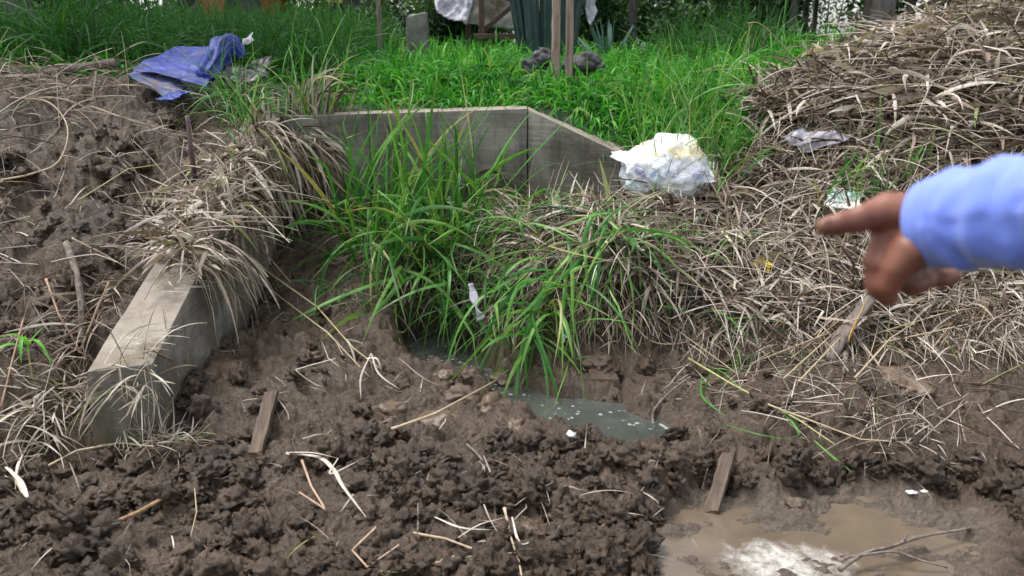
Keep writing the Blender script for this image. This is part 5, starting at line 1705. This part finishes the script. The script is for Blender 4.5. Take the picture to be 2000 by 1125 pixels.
def leaves_mesh(blobs, n, size, droop=.3):
    """leaf-sized faces spread through the volume of several uneven masses"""
    tot = sum(b[3] * b[4] * b[5] for b in blobs)
    cs = []
    for (x, y, z, a, b, c) in blobs:
        k = max(8, int(n * a * b * c / tot))
        d = rng.normal(0, 1, (k, 3)); d /= np.linalg.norm(d, axis=1, keepdims=True)
        r = rng.random(k) ** .45
        p = d * r[:, None] * np.array([a, b, c])
        nn = perlin(p[:, 0] * 1.6 + x, p[:, 1] * 1.6 + p[:, 2] * 1.9 + z, 3)
        p = p[nn > -.18]
        cs.append(p + np.array([x, y, z]))
    c = np.concatenate(cs); n = len(c)
    t = rng.normal(0, 1, (n, 3)); t[:, 2] -= droop; t /= np.linalg.norm(t, axis=1, keepdims=True)
    s = rng.normal(0, 1, (n, 3)); s -= t * (s * t).sum(1, keepdims=True); s /= np.linalg.norm(s, axis=1, keepdims=True)
    L = rng.uniform(.6, 1.3, n)[:, None] * size; W = L * .42
    nrm = np.cross(t, s)
    V = np.stack([c, c + t * L * .5 + s * W * .5 + nrm * L * .08, c + t * L, c + t * L * .5 - s * W * .5 + nrm * L * .08], 1).reshape(-1, 3)
    q = np.arange(n * 4).reshape(n, 4)
    r = np.clip(.5 + .5 * perlin(c[:, 0] * 2, c[:, 2] * 2 + c[:, 1], 8) + rng.normal(0, .2, n), 0, 1)
    return V, q, np.repeat(r, 4), np.tile([0, .5, 1, .5], n)


def tree(label, x, y, h, r, blobs, nleaf, lsize, lean=0, limbs=4, group='trees at the back of the meadow', name='tree'):
    base = Vector((x, y, 1.2))
    root = empty(name, base, label, 'tree', group)
    pts = [Vector((0, 0, 0)), Vector((lean * .3, .02, h * .35)), Vector((lean * .7, -.02, h * .7)), Vector((lean, 0, h))]
    me, loc = stick_mesh('trunk', pts, r, r * .6, sides=16, k=8, rough=.18)
    tr = link('trunk', me, 'trunk', root); tr.location = loc
    for i in range(limbs):
        a = i * 2.4 + x; u = .5 + .12 * i
        s = Vector((lean * u, 0, h * min(u, .95)))
        e = s + Vector((math.cos(a), math.sin(a), .7)) * h * .35
        me, l2 = stick_mesh('limb', [s, (s + e) / 2 + Vector((0, 0, .1)), e], r * .45, r * .15, sides=8, k=4, rough=.2)
        lb = link('limb', me, 'trunk', root); lb.location = l2
    V, q, r_, t = leaves_mesh(blobs, nleaf, lsize)
    me = mesh_np('crown', V, q, smooth=False, attrs={'rnd': r_, 'tpos': t})
    link('crown', me, 'crown', root)
    return root


def xat(px, Y):
    return float(P(px, 60, Y)[0])


def bush(label, px, Y, w_, h_, n, lsize=.09, zb=0.0, name='bush', cat='bush', m='crown', group='bushes at the back of the meadow'):
    base = Vector((xat(px, Y), Y, 1.2))
    o = empty(name, base, label, cat, group)
    bl = []
    for i in range(7):
        bl.append((rng.uniform(-.7, .7) * w_, rng.uniform(-.5, .5) * w_ * .6, zb + rng.uniform(.25, .8) * h_, w_ * rng.uniform(.35, .55), w_ * .45, h_ * rng.uniform(.25, .45)))
    V, q, r_, t = leaves_mesh(bl, n, lsize)
    link('foliage', mesh_np('foliage', V, q, smooth=False, attrs={'rnd': r_, 'tpos': t}), m, o)
    for i in range(4):
        a = rng.uniform(-.4, .4) * w_
        me, l2 = stick_mesh('stem', [Vector((a * .3, 0, -.1)), Vector((a * .7, 0, h_ * .4)), Vector((a, .05, h_ * .8))], .03, .012, sides=7, k=4, rough=.2)
        s = link('stem', me, 'trunk', o); s.location = l2
    return o


# overhead crowns (they shade the back) and the trunks that show on the right
tree('broad tree behind the tall dark grass at the left edge', -4.2, 7.6, 2.8, .13, [(0, 0, 3.2, 2.2, 2.0, 1.2), (1.2, -.6, 3.0, 1.5, 1.4, .9), (-1.4, .5, 2.8, 1.6, 1.4, 1.0)], 14000, .13)
tree('thick pale trunked tree behind the straw mound', xat(1722, 10.5), 10.5, 3.2, .145, [(0, 0, 3.6, 2.2, 1.8, 1.1), (.9, -.4, 2.4, 1.2, .9, .7), (1.9, .3, 1.9, 1.2, .8, .9)], 12000, .13)
tree('dark trunked tree leaning just left of the thick pale trunk', xat(1693, 11.2), 11.2, 3.2, .13, [(0, 0, 3.6, 1.8, 1.6, 1.1), (-.6, .2, 2.2, .8, .7, .5)], 8000, .12, lean=.3)
tree('slim tree with a bare trunk in front of the bright gap', xat(1545, 12), 12, 2.6, .06, [(0, 0, 1.9, 1.5, 1.0, .95), (-1.1, 0, 1.3, .8, .7, .6)], 9000, .12, lean=.12)
tree('second slim tree in the bright gap', xat(1572, 14), 14, 2.4, .05, [(0, 0, 1.75, 1.4, 1.0, .80)], 7000, .13)
tree('third slim tree in the bright gap', xat(1590, 14.5), 14.5, 2.4, .045, [(.8, 0, 1.75, 1.2, 1.0, .75)], 6000, .13)
tree('slim tree standing far right behind the mound', xat(1778, 11.5), 11.5, 3.0, .06, [(.2, 0, 3.2, 1.6, 1.2, .9)], 6000, .13, lean=-.1)
tree('small tree behind the wooden posts', xat(1235, 12.5), 12.5, 2.4, .07, [(0, 0, 2.2, 1.6, 1.2, .8), (.8, 0, 1.3, .7, .6, .35)], 9000, .13)
for i, (px, Y, w_, h_, n, zb, lb) in enumerate([
        (1395, 12.8, 1.0, .8, 4200, .0, 'dark leafy bush right of the middle at the back'),
        (1475, 13.5, .7, .9, 3800, .05, 'dark bush beside the bright gap in the trees'),
        (1300, 14.5, .8, 1.1, 3000, .15, 'loose bush with sky showing through behind the meadow'),
        (1640, 15.0, .9, .35, 2000, -.1, 'low hedge in front of the bright gap'),
        (1610, 17.0, 1.2, 1.3, 1500, .1, 'thin loose bush partly closing the bright gap'),
        (1850, 12.5, 1.3, 1.5, 6500, .1, 'dark bush behind the top of the straw mound'),
        (1990, 11.0, 1.2, 1.8, 5500, .2, 'dark bush at the far right edge behind the mound'),
        (810, 14.0, .9, 1.0, 5000, .0, 'dark bush behind the grey stone block'),
        (960, 13.0, 1.2, 1.2, 6500, .0, 'dark bush behind the wooden stand'),
        (1110, 12.5, .8, 1.2, 5000, .0, 'dark bush behind the wooden posts'),
        (450, 14.5, 1.0, .55, 3500, .0, 'low bush between the white and the brick house'),
        (1420, 10.8, .8, .75, 4500, .0, 'leafy bush left of the slim tree trunks'),
        (1190, 15.0, .9, 1.2, 3600, .0, 'dark bush behind the hanging cloth'),
        (560, 13.5, .8, .7, 2600, .0, 'bush in front of the brick house'),
        (250, 12.0, 1.3, 1.3, 4500, .0, 'dark bush at the top left behind the tall grass'),
        (1380, 17.0, 1.7, 1.7, 7500, .1, 'tall dark bush far behind the middle of the right meadow'),
        (1180, 18.0, 1.7, 1.8, 6500, .1, 'tall dark bush far behind the agave'),
        (672, 13.0, .8, .80, 4500, .0, 'leafy bush in front of the yellow house'),
        (640, 18.0, 1.6, 1.5, 5000, .2, 'tall bush far behind the thin dark post'),
        (780, 19.0, 1.6, 1.9, 6000, .0, 'tall bush far behind the stone block'),
        (60, 10.5, 1.1, 1.3, 4200, .0, 'dark bush at the far left corner behind the tall grass')]):
    bush(lb, px, Y, w_, h_, n, .10, zb)

# agave like rosette behind the cloth
ag = H1(1188, 75, 0)
ag = Vector((xat(1190, 9.0), 9.0, 1.2))
n = 16
az = rng.uniform(0, 6.28, n); e = rng.uniform(.7, 1.45, n)
pts = simulate(np.tile(np.array([tuple(ag)]), (n, 1)), np.stack([np.cos(az) * np.cos(e), np.sin(az) * np.cos(e), np.sin(e)], 1), np.full(n, .55), 9, .6, off=-.1)
MAT['agave'] = m_leafy('agave_leaf', [(0, (.05, .10, .085)), (1, (.10, .19, .16))], .05, .5, .4)
o = strands('agave', [blades_mesh('a', pts, rng.uniform(.035, .055, n), .15, rng.random(n), twist=.2)], 'agave')
tag(o, 'blue green agave rosette behind the hanging cloth', 'agave')

# houses far behind at the top left
MAT['brick'] = m_simple('red_brick', (.22, .07, .035), (.40, .15, .08), 30, .85, .5, .01, (1, 1, 2.4))
MAT['plaster'] = m_simple('white_plaster', (.5, .5, .5), (.75, .74, .72), 5, .85, .2, .004)
MAT['ochre'] = m_simple('yellow_plaster', (.45, .33, .08), (.62, .48, .14), 5, .85, .2, .004)
MAT['roof'] = m_simple('rust_roof', (.08, .05, .04), (.18, .10, .07), 8, .7, .4, .01)
MAT['door'] = m_simple('dark_door', (.02, .02, .022), (.05, .05, .05), 8, .6, .3, .004)


def house(name, label, px0, px1, Y, h, m_, door_px=None):
    x0, x1 = xat(px0, Y), xat(px1, Y)
    org = Vector(((x0 + x1) / 2, Y, 1.25))
    r = empty(name, org, label, 'house')
    hw = (x1 - x0) / 2
    bm = bmesh.new(); box_bm(bm, (-hw, 0, 0), (hw, 2.5, h)); bm_obj('wall', bm, m_, r)
    bm = bmesh.new()
    rw = hw + .2
    vs = [bm.verts.new(v) for v in ((-rw, -.25, h + .003), (rw, -.25, h + .003), (rw, 2.75, h + .003), (-rw, 2.75, h + .003), (-rw, 1.25, h + .7), (rw, 1.25, h + .7))]
    for f in ((0, 1, 5, 4), (2, 3, 4, 5), (0, 4, 3), (1, 2, 5), (3, 2, 1, 0)): bm.faces.new([vs[i] for i in f])
    bm_obj('roof', bm, 'roof', r)
    if door_px:
        dx = xat(door_px, Y) - org.x
        bm = bmesh.new(); box_bm(bm, (dx - .3, -.03, 0), (dx + .3, -.003, min(1.9, h - .1))); d = bm_obj('door', bm, 'door', r)
        bm = bmesh.new(); box_bm(bm, (dx + .2, -.07, .95), (dx + .25, -.033, 1.0)); bm_obj('handle', bm, 'stone', d)
    return r


house('brick_house', 'low red brick house wall showing at the top left behind the grass', 400, 500, 15.5, 2.2, 'brick', 480)
house('white_house', 'small white plastered house left of the brick house', 345, 385, 16.5, 2.2, 'plaster', 356)
house('yellow_house', 'yellow plastered house behind the thin dark post', 640, 720, 16.0, 2.2, 'ochre', 705)


# ------------------------------------------------------------ the pointing arm
def m_skin():
    m, t, b, o = mat('brown_skin')
    v = objv(t)
    c = ramp(t, noise(t, v, 22, 5, .6), [(.3, (.15, .052, .030)), (.55, (.22, .082, .049)), (.75, (.29, .118, .072))])
    t.links.new(c, b.inputs['Base Color'])
    b.inputs['Roughness'].default_value = .5
    b.inputs['Subsurface Weight'].default_value = .12
    b.inputs['Subsurface Radius'].default_value = (.01, .004, .002)
    b.inputs['Subsurface Scale'].default_value = .5
    vo = N(t, 'TexVoronoi', inp={'Scale': 420.0}); t.links.new(v, vo.inputs['Vector'])
    p = bump(t, b, noise(t, v, 70, 4), .3, .002)
    bump(t, b, vo.outputs['Distance'], .15, .0006, p)
    return m


def m_sleeve():
    m, t, b, o = mat('blue_shirt_cotton')
    v = objv(t)
    c = ramp(t, noise(t, v, 5, 3), [(.3, (.13, .20, .66)), (.7, (.19, .28, .80))])
    t.links.new(c, b.inputs['Base Color'])
    b.inputs['Roughness'].default_value = .8
    b.inputs['Sheen Weight'].default_value = .3
    wv = N(t, 'TexWave', inp={'Scale': 420.0}); t.links.new(v, wv.inputs['Vector'])
    p = bump(t, b, noise(t, objv(t, (3, 1, 1)), 9, 4, .5, .4), .35, .01)
    bump(t, b, wv.outputs['Fac'], .1, .0008, p)
    return m


MAT['skin'] = m_skin(); MAT['sleeve'] = m_sleeve()
MAT['nail'] = m_simple('finger_nail', (.34, .17, .11), (.4, .21, .14), 30, .4, .05, .0005)

HD = .86                                   # reach of the hand from the lens, in depth


def hp(px, py, dd=0.0):
    """point at depth HD + dd along the view axis"""
    d = FWD + (px - 1000) / F * RGT + (562.5 - py) / F * UPV
    return Vector(CAM + d * (HD + dd))


def capsule(bm, a, b, ra, rb, n=16):
    """tapered limb segment with round ends"""
    t = (b - a); L = t.length; t.normalize()
    x = t.cross(Vector((.3, .9, .2))).normalized(); y = t.cross(x)
    rows = []
    prof = [(-ra * math.cos(k), ra * math.sin(k)) for k in (.15, .5, .9, 1.3)] + [(0, ra)] + [(L * u, ra + (rb - ra) * u) for u in (.25, .5, .75)] + [(L, rb)] + [(L + rb * math.cos(k), rb * math.sin(k)) for k in (1.3, .9, .5, .15)]
    for (z, r) in prof:
        c = a + t * z
        rows.append([bm.verts.new(c + (x * math.cos(2 * math.pi * s / n) + y * math.sin(2 * math.pi * s / n)) * r) for s in range(n)])
    for i in range(len(rows) - 1):
        for s in range(n):
            bm.faces.new((rows[i][s], rows[i][(s + 1) % n], rows[i + 1][(s + 1) % n], rows[i + 1][s]))
    bm.faces.new(rows[0][::-1]); bm.faces.new(rows[-1])


def chain(bm, pts, rs):
    for i in range(len(pts) - 1):
        capsule(bm, pts[i], pts[i + 1], rs[i], rs[i + 1])


bm = bmesh.new()
wrist = hp(1835, 430, -.008)
# palm: fans of segments from the wrist to each knuckle
k_i = hp(1733, 411, .004); k_m = hp(1737, 455, .014); k_r = hp(1752, 490, .028); k_l = hp(1775, 514, .040)
for kk, r in ((k_i, .0190), (k_m, .0185), (k_r, .0170), (k_l, .015)):
    capsule(bm, wrist, kk, .0265, r)
capsule(bm, hp(1790, 445, .005), hp(1765, 500, .02), .024, .022)
capsule(bm, k_i, k_m, .0185, .0180); capsule(bm, k_m, k_r, .0180, .0165); capsule(bm, k_r, k_l, .0165, .0145)
# index finger, stretched
chain(bm, [k_i, hp(1683, 427, .0), hp(1640, 437, .0), hp(1611, 443, .0)], [.0185, .0137, .0115, .0092])
# middle, ring and little fingers folded down and back into the palm
chain(bm, [k_m, hp(1719, 508, .010), hp(1714, 556, .012), hp(1734, 580, .020)], [.0180, .0150, .0132, .0108])
chain(bm, [k_r, hp(1752, 535, .022), hp(1782, 556, .022), hp(1808, 548, .026)], [.0165, .0145, .0130, .0108])
chain(bm, [k_l, hp(1800, 530, .040), hp(1838, 545, .034), hp(1864, 540, .038)], [.0140, .0125, .0108, .0088])
# thumb lying over the folded fingers on the near side
chain(bm, [hp(1812, 465, -.014), hp(1776, 490, -.016), hp(1750, 525, -.012), hp(1735, 558, -.006)], [.0225, .0190, .0155, .0118])
capsule(bm, hp(1790, 470, -.008), hp(1742, 490, .006), .021, .017)
for q_, r_k in ((hp(1684, 423, -.001), .0138), (hp(1643, 434, -.001), .0114), (hp(1715, 512, .008), .0150)):
    capsule(bm, q_, q_ + Vector((.003, 0, 0)), r_k, r_k)
# forearm, on to the elbow and upper arm outside the picture
elbow = hp(2290, 350, -.22)
upper = elbow + Vector((.16, -.22, .14))
chain(bm, [wrist, hp(1960, 420, -.06), elbow, upper], [.0270, .034, .046, .055])
me = bpy.data.meshes.new('person'); bm.to_mesh(me); bm.free()
person = link('person', me, 'skin')
tag(person, 'person outside the frame reaching in an arm in a light blue shirt and pointing left', 'person')
md = person.modifiers.new('r', 'REMESH'); md.mode = 'VOXEL'; md.voxel_size = .0022; md.use_smooth_shade = True
md = person.modifiers.new('s', 'SMOOTH'); md.factor = .55; md.iterations = 8
# (knuckles are part of the body mesh above)
# nail of the index finger
bm = lump_bm((.0045, .0008, .0062), 3, 3, .05)
nl = bm_obj('finger_nail', bm, 'nail', person, True); nl.location = hp(1616, 437, -.0095); nl.rotation_euler = (0, R(80), R(10))

# sleeve: gathered shirt cloth with a cuff
def sleeve():
    ax = [hp(1816, 437, -.004), hp(1840, 434, -.016), hp(1880, 428, -.035), hp(1960, 418, -.070), hp(2060, 404, -.11), hp(2160, 385, -.155), elbow, (elbow + upper) / 2, upper]
    rad = [.0435, .0465, .049, .052, .054, .056, .060, .066, .072]
    k = 10
    pth = catmull(ax, k); n = len(pth); NS = 72
    rows = []; bm = bmesh.new()
    for i, p in enumerate(pth):
        u = i / k; j = min(int(u), len(rad) - 2); r = rad[j] + (rad[j + 1] - rad[j]) * (u - j)
        t = (pth[min(i + 1, n - 1)] - pth[max(i - 1, 0)]).normalized()
        x = t.cross(Vector((0, 0, 1))).normalized(); y = t.cross(x)
        row = []
        for s in range(NS):
            th = 2 * math.pi * s / NS
            d = x * math.cos(th) + y * math.sin(th)
            # diagonal creases that get deeper away from the cuff
            g = min(1, max(0, (u - .9) / 1.2))
            f = math.sin(u * 4.2 + 1.6 * math.cos(th + .6) + 2 * mnoise.noise(Vector((u * .7, math.cos(th), math.sin(th)))))
            c2 = mnoise.noise(Vector((u * 2.2 + th * .3, math.cos(th) * 1.5, math.sin(th) * 1.5)))
            e = 1 + g * (.05 * f - .11 * abs(c2) + .02 * math.sin(u * 9 + th * 2)) + .005 * mnoise.noise(Vector((u * 3, math.cos(th) * 3, math.sin(th) * 3))) - .018 * math.exp(-((u - .62) / .05) ** 2)
            row.append(bm.verts.new(p + d * r * e))
        rows.append(row)
    # turned-in hem
    c0 = pth[0]; inner = [bm.verts.new(c0 + (v.co - c0) * .93 + (pth[2] - pth[0]) * .15) for v in rows[0]]
    inner2 = [bm.verts.new(c0 + (v.co - c0) * .90 + (pth[6] - pth[0]) * 1.2) for v in rows[0]]
    rows = [inner2, inner] + rows
    for i in range(len(rows) - 1):
        for s in range(NS):
            bm.faces.new((rows[i][s], rows[i][(s + 1) % NS], rows[i + 1][(s + 1) % NS], rows[i + 1][s]))
    bm.faces.new(rows[-1])
    return bm_obj('sleeve', bm, 'sleeve', person, True)


sleeve()
